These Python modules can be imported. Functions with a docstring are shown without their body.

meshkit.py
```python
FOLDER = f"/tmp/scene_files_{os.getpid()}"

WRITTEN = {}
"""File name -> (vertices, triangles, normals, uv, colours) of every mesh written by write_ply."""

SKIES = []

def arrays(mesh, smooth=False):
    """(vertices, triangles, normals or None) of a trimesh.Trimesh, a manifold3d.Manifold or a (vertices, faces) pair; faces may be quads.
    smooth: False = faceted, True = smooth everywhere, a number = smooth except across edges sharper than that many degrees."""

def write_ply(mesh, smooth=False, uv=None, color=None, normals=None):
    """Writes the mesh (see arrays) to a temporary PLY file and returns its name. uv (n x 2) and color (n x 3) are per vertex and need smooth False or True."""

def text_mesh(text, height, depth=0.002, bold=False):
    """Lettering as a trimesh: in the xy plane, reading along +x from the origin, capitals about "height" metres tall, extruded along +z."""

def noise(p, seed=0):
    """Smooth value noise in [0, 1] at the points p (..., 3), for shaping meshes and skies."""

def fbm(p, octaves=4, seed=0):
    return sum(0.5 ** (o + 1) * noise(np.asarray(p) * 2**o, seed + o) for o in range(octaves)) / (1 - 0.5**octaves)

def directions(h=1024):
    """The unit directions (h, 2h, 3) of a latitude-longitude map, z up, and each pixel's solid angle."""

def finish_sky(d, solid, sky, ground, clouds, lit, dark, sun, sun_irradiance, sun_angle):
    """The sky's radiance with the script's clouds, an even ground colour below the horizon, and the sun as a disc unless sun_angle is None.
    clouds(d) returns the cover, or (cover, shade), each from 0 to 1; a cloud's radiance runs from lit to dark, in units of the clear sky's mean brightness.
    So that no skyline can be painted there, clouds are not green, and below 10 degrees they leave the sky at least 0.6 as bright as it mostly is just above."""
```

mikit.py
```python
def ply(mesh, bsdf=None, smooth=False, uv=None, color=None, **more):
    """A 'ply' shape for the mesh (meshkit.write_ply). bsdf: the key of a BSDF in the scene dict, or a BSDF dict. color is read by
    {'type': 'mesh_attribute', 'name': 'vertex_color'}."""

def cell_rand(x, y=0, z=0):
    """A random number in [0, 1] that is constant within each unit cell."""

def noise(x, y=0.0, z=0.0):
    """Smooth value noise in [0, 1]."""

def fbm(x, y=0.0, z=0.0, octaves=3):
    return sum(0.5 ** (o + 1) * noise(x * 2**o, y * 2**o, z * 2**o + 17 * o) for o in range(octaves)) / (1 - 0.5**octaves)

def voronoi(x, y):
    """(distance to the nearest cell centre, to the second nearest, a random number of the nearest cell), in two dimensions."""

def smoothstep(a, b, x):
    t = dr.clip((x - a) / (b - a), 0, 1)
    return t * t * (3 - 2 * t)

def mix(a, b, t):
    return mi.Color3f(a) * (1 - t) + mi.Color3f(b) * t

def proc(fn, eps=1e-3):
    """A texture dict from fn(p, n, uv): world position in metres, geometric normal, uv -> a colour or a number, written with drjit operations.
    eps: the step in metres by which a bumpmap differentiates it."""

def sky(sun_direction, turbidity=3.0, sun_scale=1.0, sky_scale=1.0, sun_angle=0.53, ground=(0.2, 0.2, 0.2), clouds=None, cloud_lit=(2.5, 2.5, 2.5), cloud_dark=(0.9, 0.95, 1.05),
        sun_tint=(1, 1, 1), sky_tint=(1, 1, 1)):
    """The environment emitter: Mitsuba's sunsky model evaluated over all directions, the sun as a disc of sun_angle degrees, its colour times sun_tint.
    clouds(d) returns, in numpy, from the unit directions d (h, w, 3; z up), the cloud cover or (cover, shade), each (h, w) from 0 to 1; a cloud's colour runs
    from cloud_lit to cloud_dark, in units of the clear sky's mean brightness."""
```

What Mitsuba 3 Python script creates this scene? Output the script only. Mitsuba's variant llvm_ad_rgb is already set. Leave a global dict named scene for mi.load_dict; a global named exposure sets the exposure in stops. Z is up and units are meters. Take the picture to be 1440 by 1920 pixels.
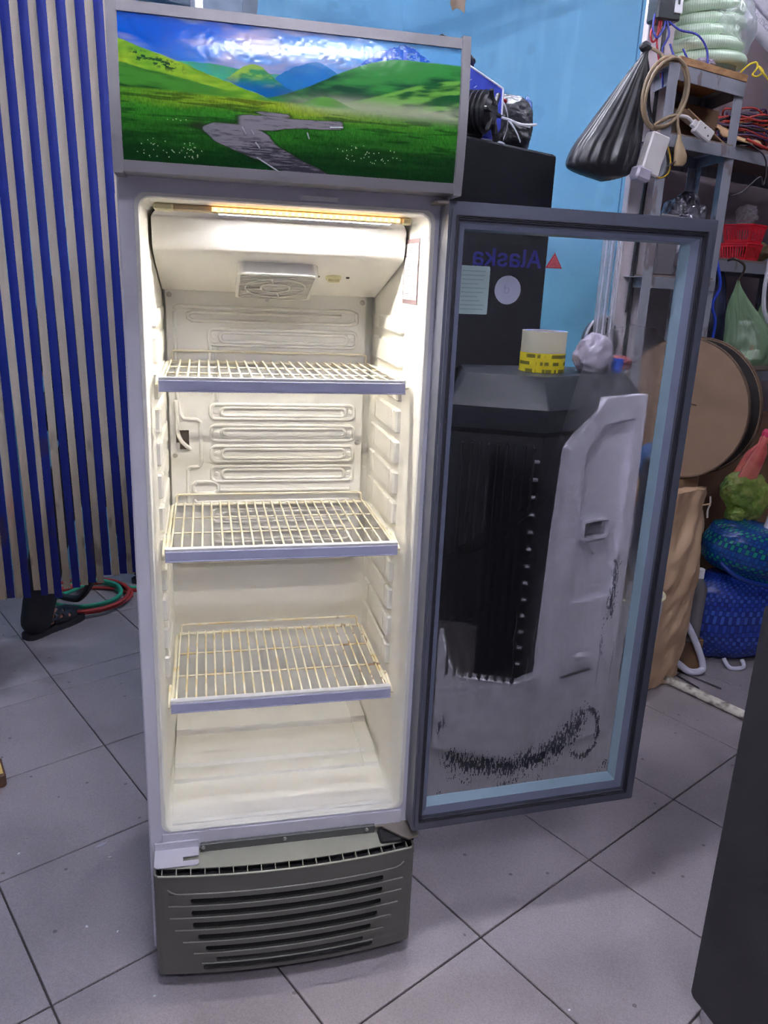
import math, random
import numpy as np, trimesh, mitsuba as mi, drjit as dr, mikit, meshkit
import manifold3d as m3
from shapely.geometry import Polygon, box as sbox
from mikit import noise, fbm, cell_rand, smoothstep, mix, proc
T = mi.ScalarTransform4f
PI = math.pi
rng = np.random.default_rng(7); random.seed(7)
scene, labels = {}, {}
ZF = 0.335                       # everything below is written with z = 0 at the bottom edge of the cooler's opening; the floor is ZF lower

# ------------------------------------------------------------------ camera, light, exposure
EYE = np.array([0.09938, -1.4529, 1.12109 + ZF])
RM = np.array([[0.97561269, -0.21552865, 0.04156066], [-0.0214938, -0.28223897, -0.95910332], [0.21844428, 0.93482007, -0.27998845]])
scene['camera'] = {'type': 'perspective', 'fov': 2 * math.degrees(math.atan(720 / 1476.45)), 'fov_axis': 'x', 'near_clip': 0.02, 'far_clip': 60,
                   'to_world': T().look_at(origin=EYE.tolist(), target=(EYE + RM[2]).tolist(), up=(-RM[1]).tolist())}
exposure = 1.7
TUBE_POWER = 15.0                  # radiance of the fluorescent ceiling tubes
TUBE_RGB = (0.94, 0.95, 1.10)
LED_POWER, LED_RGB = 168.0, (1.0, 0.94, 0.82)
# ceiling tubes: (centre x, centre y, z, direction in degrees, length, strength)
TUBES = [(0.30, -0.35, 2.50, 15, 1.15, 2.5), (0.95, 1.4, 2.42, 28, 1.2, 1.7), (0.5, -2.3, 2.50, 28, 0.8, 3.1), (-0.9, 2.0, 2.45, 28, 0.9, 0.55), (2.3, 0.9, 2.5, 28, 0.9, 0.5)]

# ------------------------------------------------------------------ helpers
def lin(c):
    c = np.array(c, float) / 255
    return np.where(c <= 0.04045, c / 12.92, ((c + 0.055) / 1.055) ** 2.4).tolist()

def rgb(c): return {'type': 'rgb', 'value': lin(c)}

def mat(name, c, rough=0.5, metal=0.0, bump=None, bump_scale=0.001, **k):
    """A principled material; c is an sRGB triple or a proc function."""
    b = {'type': 'principled', 'base_color': proc(c) if callable(c) else rgb(c), 'roughness': rough, 'metallic': metal, **k}
    if bump is not None:
        b = {'type': 'bumpmap', 'arbitrary': proc(bump), 'scale': bump_scale, 'bsdf': b}
    scene['mat_' + name] = {'type': 'twosided', 'bsdf': b}

def C3(c): return mi.Color3f(*lin(c))

def mottle(c1, c2, s=8.0, lo=0.35, hi=0.65, stretch=(1, 1, 1)):
    a1, a2 = C3(c1), C3(c2)
    def fn(p, n, uv):
        return mix(a1, a2, smoothstep(lo, hi, fbm(p.x * s * stretch[0], p.y * s * stretch[1], p.z * s * stretch[2], 3)))
    return fn

counts = {}
def numbered(base):
    n = counts.get(base, 0); counts[base] = n + 1
    return base if n == 0 else f'{base}_{n:03d}'

def thing(name, label, cat, group=None):
    k = numbered(name)
    labels[k] = {'label': label, 'category': cat}
    if group: labels[k]['group'] = group
    return k

def as_mesh(m):
    if isinstance(m, m3.Manifold):
        q = m.to_mesh(); m = trimesh.Trimesh(np.array(q.vert_properties)[:, :3], np.array(q.tri_verts), process=False)
    return m

def add(key, mesh, m, smooth=35, label=None, **more):
    """One entry of the scene; key 'thing__part' gets numbered when taken."""
    if '__' in key: key = numbered(key)
    mesh = as_mesh(mesh).copy(); mesh.apply_translation((0, 0, ZF))
    scene[key] = mikit.ply(mesh, 'mat_' + m, smooth, **more)
    if label: labels[key] = {**labels.get(key, {}), 'label': label}
    return key

def solo(name, mesh, m, label, cat, group=None, smooth=35, **more):
    k = thing(name, label, cat, group)
    mm = as_mesh(mesh).copy(); mm.apply_translation((0, 0, ZF))
    scene[k] = mikit.ply(mm, 'mat_' + m, smooth, **more)
    return k

def struct(name, mesh, m, label, smooth=35):
    mm = as_mesh(mesh).copy(); mm.apply_translation((0, 0, ZF))
    scene[name] = mikit.ply(mm, 'mat_' + m, smooth)
    labels[name] = {'label': label, 'kind': 'structure'}

cat_ = trimesh.util.concatenate
def man(m):
    if isinstance(m, m3.Manifold): return m
    m = m.copy(); m.merge_vertices()
    return m3.Manifold(m3.Mesh(np.asarray(m.vertices, np.float32), np.asarray(m.faces, np.uint32)))

def cbox(x0, x1, y0, y1, z0, z1, c=0.002):
    """Box with chamfered edges."""
    c = min(c, (x1 - x0) * 0.4, (y1 - y0) * 0.4, (z1 - z0) * 0.4)
    if c <= 0: 
        b = trimesh.creation.box((x1 - x0, y1 - y0, z1 - z0)); b.apply_translation(((x0 + x1) / 2, (y0 + y1) / 2, (z0 + z1) / 2)); return b
    P = []
    for sx in (0, 1):
        for sy in (0, 1):
            for sz in (0, 1):
                x, y, z = (x0, x1)[sx], (y0, y1)[sy], (z0, z1)[sz]
                dx, dy, dz = (c, -c)[sx], (c, -c)[sy], (c, -c)[sz]
                P += [(x, y + dy, z + dz), (x + dx, y, z + dz), (x + dx, y + dy, z)]
    return trimesh.convex.convex_hull(np.array(P))

def frame_tf(o, ex, ey, ez=None):
    ex, ey = np.array(ex, float), np.array(ey, float)
    ex /= np.linalg.norm(ex); ey = ey - ex * (ex @ ey); ey /= np.linalg.norm(ey)
    ez = np.cross(ex, ey)
    M = np.eye(4); M[:3, 0], M[:3, 1], M[:3, 2], M[:3, 3] = ex, ey, ez, o
    return M

def tf(mesh, M):
    m = as_mesh(mesh).copy(); m.apply_transform(M); return m

def rotz(deg, o=(0, 0, 0)):
    c, s = math.cos(math.radians(deg)), math.sin(math.radians(deg))
    M = np.eye(4); M[0, 0], M[0, 1], M[1, 0], M[1, 1] = c, -s, s, c; M[:3, 3] = o
    return M

def rrect(x0, x1, y0, y1, r, n=6):
    P = []
    for cx, cy, a0 in ((x1 - r, y1 - r, 0), (x0 + r, y1 - r, 90), (x0 + r, y0 + r, 180), (x1 - r, y0 + r, 270)):
        for k in range(n + 1):
            t = math.radians(a0 + 90 * k / n); P.append((cx + r * math.cos(t), cy + r * math.sin(t)))
    return np.array(P)

def extrude(poly, h):
    if not isinstance(poly, Polygon): poly = Polygon(poly)
    return trimesh.creation.extrude_polygon(poly, h, engine='earcut')

def xz(poly, y0, y1):
    """Extrudes a polygon of (x, z) from y0 to y1."""
    m = extrude(poly, y1 - y0); v = m.vertices.copy()
    return trimesh.Trimesh(np.stack([v[:, 0], y1 - v[:, 2], v[:, 1]], 1), m.faces, process=False)

def yz(poly, x0, x1):
    m = extrude(poly, x1 - x0); v = m.vertices.copy()
    return trimesh.Trimesh(np.stack([x0 + v[:, 2], v[:, 0], v[:, 1]], 1), m.faces, process=False)

def ring(outer, inner): return Polygon(outer, [inner])

def spline(P, n=8, closed=False):
    P = np.array(P, float); out = []; N = len(P)
    segs = N if closed else N - 1
    for i in range(segs):
        g = (lambda k: P[k % N]) if closed else (lambda k: P[min(max(k, 0), N - 1)])
        p0, p1, p2, p3 = g(i - 1), g(i), g(i + 1), g(i + 2)
        for k in range(n):
            t = k / n
            out.append(0.5 * (2 * p1 + (p2 - p0) * t + (2 * p0 - 5 * p1 + 4 * p2 - p3) * t * t + (3 * p1 - p0 - 3 * p2 + p3) * t ** 3))
    if not closed: out.append(P[-1])
    return np.array(out)

def tube(P, r, sides=8, closed=False):
    P = np.array(P, float); N = len(P)
    r = np.broadcast_to(np.array(r, float), (N,))
    t = (np.roll(P, -1, 0) - np.roll(P, 1, 0)) if closed else np.gradient(P, axis=0)
    t /= np.linalg.norm(t, axis=1, keepdims=True) + 1e-12
    u = np.cross(t[0], (0, 0, 1) if abs(t[0][2]) < 0.9 else (1, 0, 0)); u /= np.linalg.norm(u)
    rings, ang = [], np.arange(sides) * 2 * PI / sides
    for i in range(N):
        u = u - t[i] * (u @ t[i]); u /= np.linalg.norm(u) + 1e-12
        w = np.cross(t[i], u)
        rings.append(P[i] + r[i] * (np.cos(ang)[:, None] * u + np.sin(ang)[:, None] * w))
    v = np.array(rings).reshape(-1, 3); f = []
    for i in range(N if closed else N - 1):
        j = (i + 1) % N
        for k in range(sides):
            k2 = (k + 1) % sides
            f += [(i * sides + k, i * sides + k2, j * sides + k2), (i * sides + k, j * sides + k2, j * sides + k)]
    if not closed:
        v = np.vstack([v, P[0], P[-1]]); a, e = len(v) - 2, len(v) - 1
        for k in range(sides):
            k2 = (k + 1) % sides
            f += [(a, k2, k), (e, (N - 1) * sides + k, (N - 1) * sides + k2)]
    return trimesh.Trimesh(v, f, process=False)

def lathe(prof, n=32, o=(0, 0, 0)):
    """prof: (radius, z) from the bottom up, closed by the axis."""
    prof = np.array(prof, float)
    m = trimesh.creation.revolve(prof, sections=n); m.apply_translation(o); return m

def loft(rings, caps=True):
    """Rings (n x k x 3) skinned into a closed mesh."""
    R = np.array(rings, float); n, k = R.shape[:2]
    v = R.reshape(-1, 3); f = []
    for i in range(n - 1):
        for j in range(k):
            j2 = (j + 1) % k
            f += [(i * k + j, i * k + j2, (i + 1) * k + j2), (i * k + j, (i + 1) * k + j2, (i + 1) * k + j)]
    if caps:
        v = np.vstack([v, R[0].mean(0), R[-1].mean(0)]); a, e = len(v) - 2, len(v) - 1
        for j in range(k):
            j2 = (j + 1) % k
            f += [(a, j2, j), (e, (n - 1) * k + j, (n - 1) * k + j2)]
    m = trimesh.Trimesh(v, f, process=False); m.fix_normals(); return m

def blob(c, r, sub=4, amp=0.15, freq=8.0, seed=0, power=1.0):
    m = trimesh.creation.icosphere(subdivisions=sub); v = np.array(m.vertices)
    if power != 1.0: v = np.sign(v) * np.abs(v) ** power
    n = meshkit.fbm(v * freq / 4 + seed * 7.3, 4, seed) - 0.5
    v = v * (1 + 2 * amp * n[:, None]) * np.array(r) + np.array(c)
    return trimesh.Trimesh(v, m.faces, process=False)

def sheet(grid, th=0.0015):
    """A closed thin sheet over a grid (n x m x 3) of points."""
    G = np.array(grid, float); n, m = G.shape[:2]
    du, dv = np.gradient(G, axis=0), np.gradient(G, axis=1)
    N = np.cross(du, dv); N /= np.linalg.norm(N, axis=2, keepdims=True) + 1e-12
    A, Bk = (G + N * th / 2).reshape(-1, 3), (G - N * th / 2).reshape(-1, 3)
    v = np.vstack([A, Bk]); f = []; K = n * m
    for i in range(n - 1):
        for j in range(m - 1):
            q = (i * m + j, (i + 1) * m + j, (i + 1) * m + j + 1, i * m + j + 1)
            f += [(q[0], q[1], q[2]), (q[0], q[2], q[3]), (K + q[0], K + q[2], K + q[1]), (K + q[0], K + q[3], K + q[2])]
    edge = [(0, j) for j in range(m)] + [(i, m - 1) for i in range(1, n)] + [(n - 1, j) for j in range(m - 2, -1, -1)] + [(i, 0) for i in range(n - 2, 0, -1)]
    for (a, b_), (c, d) in zip(edge, edge[1:] + edge[:1]):
        p, q = a * m + b_, c * m + d
        f += [(p, q, K + q), (p, K + q, K + p)]
    M = trimesh.Trimesh(v, f, process=False); M.fix_normals(); return M

AX = np.array([math.cos(math.radians(28)), math.sin(math.radians(28)), 0])    # the room's two directions
BX = np.array([-AX[1], AX[0], 0])
FL = -ZF
# ------------------------------------------------------------------ materials
def tile_col(p, n, uv):
    big = fbm(p.x * 3.1, p.y * 3.1, 0, 3); sp = noise(p.x * 420, p.y * 420, 3); sm = fbm(p.x * 1.3 + 9, p.y * 1.3, 2, 3)
    c = mix(C3((132, 125, 129)), C3((148, 140, 144)), smoothstep(0.3, 0.7, big))
    c = mix(c, C3((100, 95, 100)), 0.35 * smoothstep(0.55, 0.75, sm))
    # scuffed dirt behind the curtain's foot
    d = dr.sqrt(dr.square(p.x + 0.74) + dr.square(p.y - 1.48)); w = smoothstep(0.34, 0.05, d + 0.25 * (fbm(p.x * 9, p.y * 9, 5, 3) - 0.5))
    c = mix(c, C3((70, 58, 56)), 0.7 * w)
    c *= 0.9 + 0.2 * sp
    spot = smoothstep(0.115, 0.05, mikit.voronoi(p.x * 9, p.y * 9)[0] * 1.6) * (cell_rand(dr.floor(p.x * 9), dr.floor(p.y * 9), 4))
    return mix(c, C3((60, 56, 58)), 0.5 * dr.select(spot > 0.75, 1.0, 0.0))
mat('tile', tile_col, 0.42, specular=0.35)
mat('grout', (52, 47, 47), 0.9)

def blue_wall(p, n, uv):
    c = mix(C3((122, 176, 208)), C3((140, 191, 220)), smoothstep(0.3, 0.7, fbm(p.x * 1.6, p.y * 1.6, p.z * 1.2, 3)))
    streak = smoothstep(0.58, 0.72, fbm(p.x * 14, p.y * 14, p.z * 1.5, 3))
    c = mix(c, C3((150, 200, 226)), 0.25 * streak)
    scuff = smoothstep(0.70, 0.8, fbm(p.x * 7 + 3, p.y * 7, p.z * 7, 3))
    c = mix(c, C3((70, 110, 140)), 0.14 * scuff)
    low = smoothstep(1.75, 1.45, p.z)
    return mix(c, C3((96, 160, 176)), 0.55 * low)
mat('blue_wall', blue_wall, 0.28, specular=0.5)
mat('pink_wall', mottle((178, 160, 166), (160, 144, 152), 2.5), 0.85)
mat('plain_wall', (104, 102, 108), 0.9)
mat('ceiling', (205, 203, 205), 0.9)
mat('concrete', mottle((108, 116, 126), (86, 92, 100), 9, 0.3, 0.7), 0.85)
scene['mat_tube_light'] = {'type': 'diffuse', 'reflectance': rgb((230, 230, 235))}
mat('white_metal', (210, 210, 214), 0.35, specular=0.5)

# ------------------------------------------------------------------ floor: slab and tiles
K1 = np.array([1.243, 3.5]); E1 = np.array([2.049, 1.947]); a2, b2 = AX[:2], BX[:2]
W1 = K1 - 4.4 * a2                                   # far end of the blue back wall
W2 = W1 - 5.6 * b2
P1 = E1 + 2.6 * a2; P2 = P1 - 4.4 * b2               # pink wall, right wall
room = Polygon([K1, W1, W2, P2, P1, E1]).buffer(0)
slab = extrude(room.buffer(0.1, join_style=2), 0.05); slab.apply_translation((0, 0, FL - 0.054))
struct('floor', slab, 'grout', 'grey speckled tile floor with thin dark joints')
O = np.array([0.70, -0.064]); ea = np.array([0.374, 0.197]); eb = np.array([-0.188, 0.381])
rows = [(i, i + 1) for i in range(-6, 4)] + [(4, 4.3)] + [(i + 0.3, i + 1.3) for i in range(4, 9)]
view_c = np.array([0.35, 1.2]); tn = 0
for j0, j1 in rows:
    for i in range(-7, 9):
        q = [O + ea * i + eb * j0, O + ea * (i + 1) + eb * j0, O + ea * (i + 1) + eb * j1, O + ea * i + eb * j1]
        P = Polygon(q).intersection(room)
        if P.is_empty or P.area < 0.002 or P.geom_type != 'Polygon': continue
        c = np.array(P.centroid.coords[0])
        if np.linalg.norm(c - np.array([0.5, 0.9])) > 2.9: continue
        P = P.buffer(-0.0022, join_style=2)
        Q = P.buffer(-0.0012, join_style=2)
        pc, qc = np.array(P.exterior.coords)[:-1], np.array(Q.exterior.coords)[:-1]
        dz = 0.0006 * rng.uniform(-1, 1)
        pts = np.vstack([np.c_[pc, np.full(len(pc), FL - 0.006)], np.c_[pc, np.full(len(pc), FL - 0.0012 + dz)], np.c_[qc, np.full(len(qc), FL + dz)]])
        add('floor__tile', trimesh.convex.convex_hull(pts), 'tile', False)

# ------------------------------------------------------------------ walls and ceiling
ZC = 2.75
def wall(name, p, q, m, label, th=0.08, z0=FL - 0.05, z1=ZC):
    p, q = np.array(p), np.array(q); d = (q - p) / np.linalg.norm(q - p); n = np.array([-d[1], d[0]])   # n points out of the room
    poly = Polygon([p, q, q + n * th, p + n * th]); mm = extrude(poly, z1 - z0); mm.apply_translation((0, 0, z0)); struct(name, mm, m, label, False)
wall('wall_back', W1, K1, 'blue_wall', 'light blue painted wall behind the striped curtain')
wall('wall_right', K1, E1, 'blue_wall', 'light blue panel wall behind the black cabinet')
wall('wall_far', E1, P1, 'pink_wall', 'dull pinkish grey wall behind the steel racks')
wall('wall_side', P1, P2, 'plain_wall', 'plain wall at the right of the shop')
wall('wall_front', P2, W2, 'plain_wall', 'plain wall at the front of the shop')
wall('wall_left', W2, W1, 'plain_wall', 'plain wall at the left of the shop')
cl = extrude(room.buffer(0.08, join_style=2), 0.06); cl.apply_translation((0, 0, ZC)); struct('ceiling', cl, 'ceiling', 'pale ceiling above the shop')
# panel seam and grey stains on the blue panel wall
for t in (1.585,):
    p = K1 + t * (E1 - K1) / np.linalg.norm(E1 - K1); s = cbox(-0.003, 0.003, -0.002, 0.003, 0.0, 2.6, 0.001)
    mat('seam', (60, 110, 150), 0.5); add('wall_right__seam', tf(s, rotz(118, (p[0], p[1], 0.1))), 'seam')
for x, y, z, dg, L, w in TUBES:
    k = thing('ceiling_tube_light', 'fluorescent tube lamp hanging under the ceiling ' + ['above the cooler front', 'above the black cabinet', 'near the shop front', 'behind the striped curtain', 'above the long rack'][TUBES.index((x, y, z, dg, L, w))], 'lamp', 'ceiling tube lamps')
    M = rotz(dg, (x, y, z))
    t = trimesh.creation.cylinder(0.018, L, sections=16); t.apply_transform(trimesh.transformations.rotation_matrix(PI / 2, (0, 1, 0)))
    add(k + '__tube', tf(t, M), 'tube_light', True, emitter={'type': 'area', 'radiance': {'type': 'rgb', 'value': [TUBE_POWER * w * c * 2 for c in TUBE_RGB]}})
    add(k + '__holder', tf(cat_([cbox(-L / 2 - 0.03, L / 2 + 0.03, -0.03, 0.03, 0.035, 0.075, 0.004), cbox(-L / 2 - 0.03, -L / 2, -0.02, 0.02, -0.02, 0.04), cbox(L / 2, L / 2 + 0.03, -0.02, 0.02, -0.02, 0.04)]), M), 'white_metal')
    for sx in (-1, 1):
        r = cbox(sx * L * 0.3 - 0.004, sx * L * 0.3 + 0.004, -0.004, 0.004, 0.07, ZC - z + 0.002, 0.001); add(k + '__hanger', tf(r, M), 'white_metal')
# ------------------------------------------------------------------ the display cooler
mat('rail_white', (226, 225, 226), 0.35)
mat('fridge_white', mottle((206, 204, 214), (200, 198, 209), 3), 0.33, specular=0.5)
mat('liner', mottle((236, 234, 226), (230, 228, 219), 4), 0.38, specular=0.5)
mat('liner_panel', mottle((228, 226, 219), (220, 218, 211), 5), 0.42)
mat('cover_white', (238, 235, 226), 0.35, specular=0.5)
mat('silver_plastic', mottle((128, 125, 129), (120, 117, 120), 2), 0.36, 0.2, specular=0.5)
mat('olive_plastic', mottle((92, 91, 84), (86, 85, 79), 3), 0.38, 0.2)
mat('beige_plate', mottle((144, 144, 131), (136, 136, 124), 4), 0.38)
mat('dark_gap', (16, 15, 17), 0.8)
mat('dark_olive', (84, 85, 84), 0.45, 0.3)
mat('screw', (178, 176, 172), 0.3, 0.8)
mat('screw_hole', (70, 62, 58), 0.6)
mat('wire', mottle((238, 232, 212), (228, 219, 190), 30, 0.35, 0.7), 0.35)
def rust_wire(p, n, uv):
    c = mix(C3((236, 229, 206)), C3((222, 205, 160)), smoothstep(0.45, 0.7, fbm(p.x * 40, p.y * 40, p.z * 40, 2)))
    r = smoothstep(0.60, 0.72, fbm(p.x * 55 + 3, p.y * 55, p.z * 55, 2)) * smoothstep(0.30, 0.46, p.x)
    return mix(c, C3((120, 80, 50)), 0.8 * r)
mat('old_wire', rust_wire, 0.45)
mat('price_rail', (158, 160, 186), 0.32, specular=0.5)
mat('rail_white', (226, 225, 226), 0.35)
mat('grille_white', (224, 222, 214), 0.4)
mat('ivory', (214, 208, 170), 0.4)
mat('paper', (238, 238, 240), 0.6)
mat('brown_print', (112, 92, 98), 0.6)

F = thing('display_cooler', 'tall white upright drink cooler with open glass door, lit shelves and landscape header panel', 'display cooler')
XL, XR, YB, ZT = -0.035, 0.535, 0.50, 1.504
opening = rrect(0, 0.5, 0, 1.24, 0.018, 6)
shell = man(cbox(XL, XR, 0.0, YB, -0.30, ZT, 0.003)) - man(xz(rrect(-0.009, 0.51, -0.004, 1.248, 0.02), -0.01, 0.46))
add(F + '__cabinet', shell, 'fridge_white')
# plastic liner: flange, tapered box
front = np.array([[x, -0.004, z] for x, z in opening])
back = np.array([[0.012 + (x) / 0.5 * 0.476, 0.418, 0.004 + z / 1.24 * 1.228] for x, z in opening])
cav = trimesh.convex.convex_hull(np.vstack([front, front + [0, -0.05, 0], back]))
rim = trimesh.convex.convex_hull(np.vstack([[(x, -0.006, z) for x, z in rrect(-0.005, 0.505, -0.005, 1.245, 0.021)], [(x, 0.002, z) for x, z in rrect(0.0015, 0.4985, 0.0015, 1.2385, 0.018)]]))
outer = man(xz(rrect(-0.0086, 0.5096, -0.0036, 1.2476, 0.02), -0.0025, 0.44))
add(F + '__liner', outer - man(cav) - man(rim), 'liner', 25)
# floor of the liner: shallow steps rising to the back
pf = [(0.012, -0.002), (0.012, 0.004), (0.02, 0.007), (0.150, 0.007), (0.154, 0.013), (0.200, 0.013), (0.206, 0.020), (0.322, 0.021), (0.332, 0.032), (0.415, 0.034), (0.415, -0.002)]
st = man(yz(Polygon(pf), 0.012, 0.488))
for xg in (0.048, 0.452):
    st = st - man(cbox(xg - 0.0012, xg + 0.0012, 0.05, 0.5, 0.0055, 0.1, 0.0004)) if False else st
add(F + '__floor_tray', st, 'liner', 20)
for s in (0, 1):
    pts = [(0.05, 0.004), (0.146, 0.004), (0.152, 0.016), (0.198, 0.016), (0.204, 0.023), (0.318, 0.024), (0.328, 0.036), (0.40, 0.037), (0.40, 0.0), (0.05, 0.0)]
    x0 = (0.014, 0.452)[s]; add(F + '__floor_tray__side_ridge', cbox(0, 0, 0, 0, 0, 0) if False else yz(Polygon(pts), x0, x0 + 0.034), 'liner', 20)
# rear panel with the embossed evaporator channels
bp = man(xz(rrect(0.019, 0.467, 0.455, 1.10, 0.012), 0.394, 0.402)) - man(xz(Polygon([(0.032, 0.775), (0.061, 0.775), (0.061, 0.729), (0.040, 0.729), (0.040, 0.745), (0.032, 0.745)]), 0.38, 0.42))
add(F + '__rear_panel', bp, 'liner_panel', 20)
add(F + '__rear_panel__lip', tf(cbox(0.030, 0.456, 0.383, 0.395, 0.452, 0.464, 0.004), np.eye(4)), 'liner_panel')
add(F + '__cable_hole', cbox(0.026, 0.066, 0.403, 0.405, 0.722, 0.78, 0), 'screw_hole', False, label='dark plate painted as the shade in the rear panel cut-out')  # dark plate behind the cut-out; its colour holds the hole's shade
def channel(x0, x1, z0, z1, r=0.011, cr=0.0042):
    P = rrect(x0, x1, z0, z1, min(r, (z1 - z0) / 2.01), 6); return tube([(x, 0.3935, z) for x, z in P], cr, 8, True)
rowsz = [(1.001, 0.974), (0.831, 0.806), (0.782, 0.755), (0.733, 0.705), (0.684, 0.657), (0.580, 0.556), (0.530, 0.505)]
for i, (zt, zb) in enumerate(rowsz):
    add(F + '__rear_panel__channel', channel(0.135, 0.425, zb + 0.003, zt - 0.003), 'liner_panel', True)
    add(F + '__rear_panel__channel', channel(0.111, 0.446, zb - 0.004, zt + 0.004), 'liner_panel', True)
    for xd in (0.1225, 0.436):
        d = blob((xd, 0.395, (zt + zb) / 2), (0.0065, 0.003, 0.0065), 2, 0); add(F + '__rear_panel__dimple', d, 'liner_panel', True)
for P in ([(0.036, 1.045), (0.044, 1.052), (0.43, 1.052), (0.446, 1.046), (0.446, 1.027), (0.43, 1.022), (0.075, 1.022), (0.066, 1.028), (0.066, 1.036), (0.075, 1.040), (0.41, 1.040)],
          [(0.037, 1.04), (0.037, 0.86), (0.042, 0.815), (0.05, 0.802), (0.078, 0.801), (0.088, 0.794), (0.088, 0.70), (0.082, 0.689), (0.062, 0.688), (0.056, 0.68), (0.056, 0.60)],
          [(0.112, 0.99), (0.112, 0.86)], [(0.125, 0.965), (0.125, 0.845)],
          [(0.075, 0.652), (0.115, 0.652), (0.125, 0.645), (0.125, 0.632), (0.115, 0.625), (0.075, 0.625), (0.068, 0.632), (0.068, 0.645), (0.075, 0.652)],
          [(0.068, 0.61), (0.075, 0.602), (0.44, 0.604)], [(0.13, 0.63), (0.44, 0.63)]):
    pts = np.array([(x, 0.3935, z) for x, z in P]); pts = np.vstack([np.linspace(pts[i], pts[i + 1], 6, endpoint=False) for i in range(len(pts) - 1)] + [pts[-1:]])
    add(F + '__rear_panel__channel', tube(pts, 0.0042, 8), 'liner_panel', True)
for x, z in ((0.027, 1.076), (0.241, 1.073), (0.458, 1.073), (0.029, 0.716), (0.456, 0.745)):
    s = lathe([(0, 0), (0.006, 0), (0.0055, 0.002), (0.002, 0.003), (0, 0.0022)], 16); s = tf(s, frame_tf((x, 0.394, z), (1, 0, 0), (0, 0, 1)))
    add(F + '__screw', s, 'screw', True)
add(F + '__drain_cable', tube(spline([(0.034, 0.389, 0.845), (0.036, 0.388, 0.80), (0.036, 0.386, 0.774), (0.044, 0.384, 0.752), (0.060, 0.392, 0.734), (0.064, 0.404, 0.729)], 6), 0.0048, 10), 'liner', True, label='white sensor cable curling into the cut-out')
for k in range(7):
    add(F + '__cable_clip', cbox(0.026, 0.045, 0.389, 0.394, 0.868 + 0.006 * k, 0.871 + 0.006 * k, 0.001), 'liner_panel')
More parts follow.
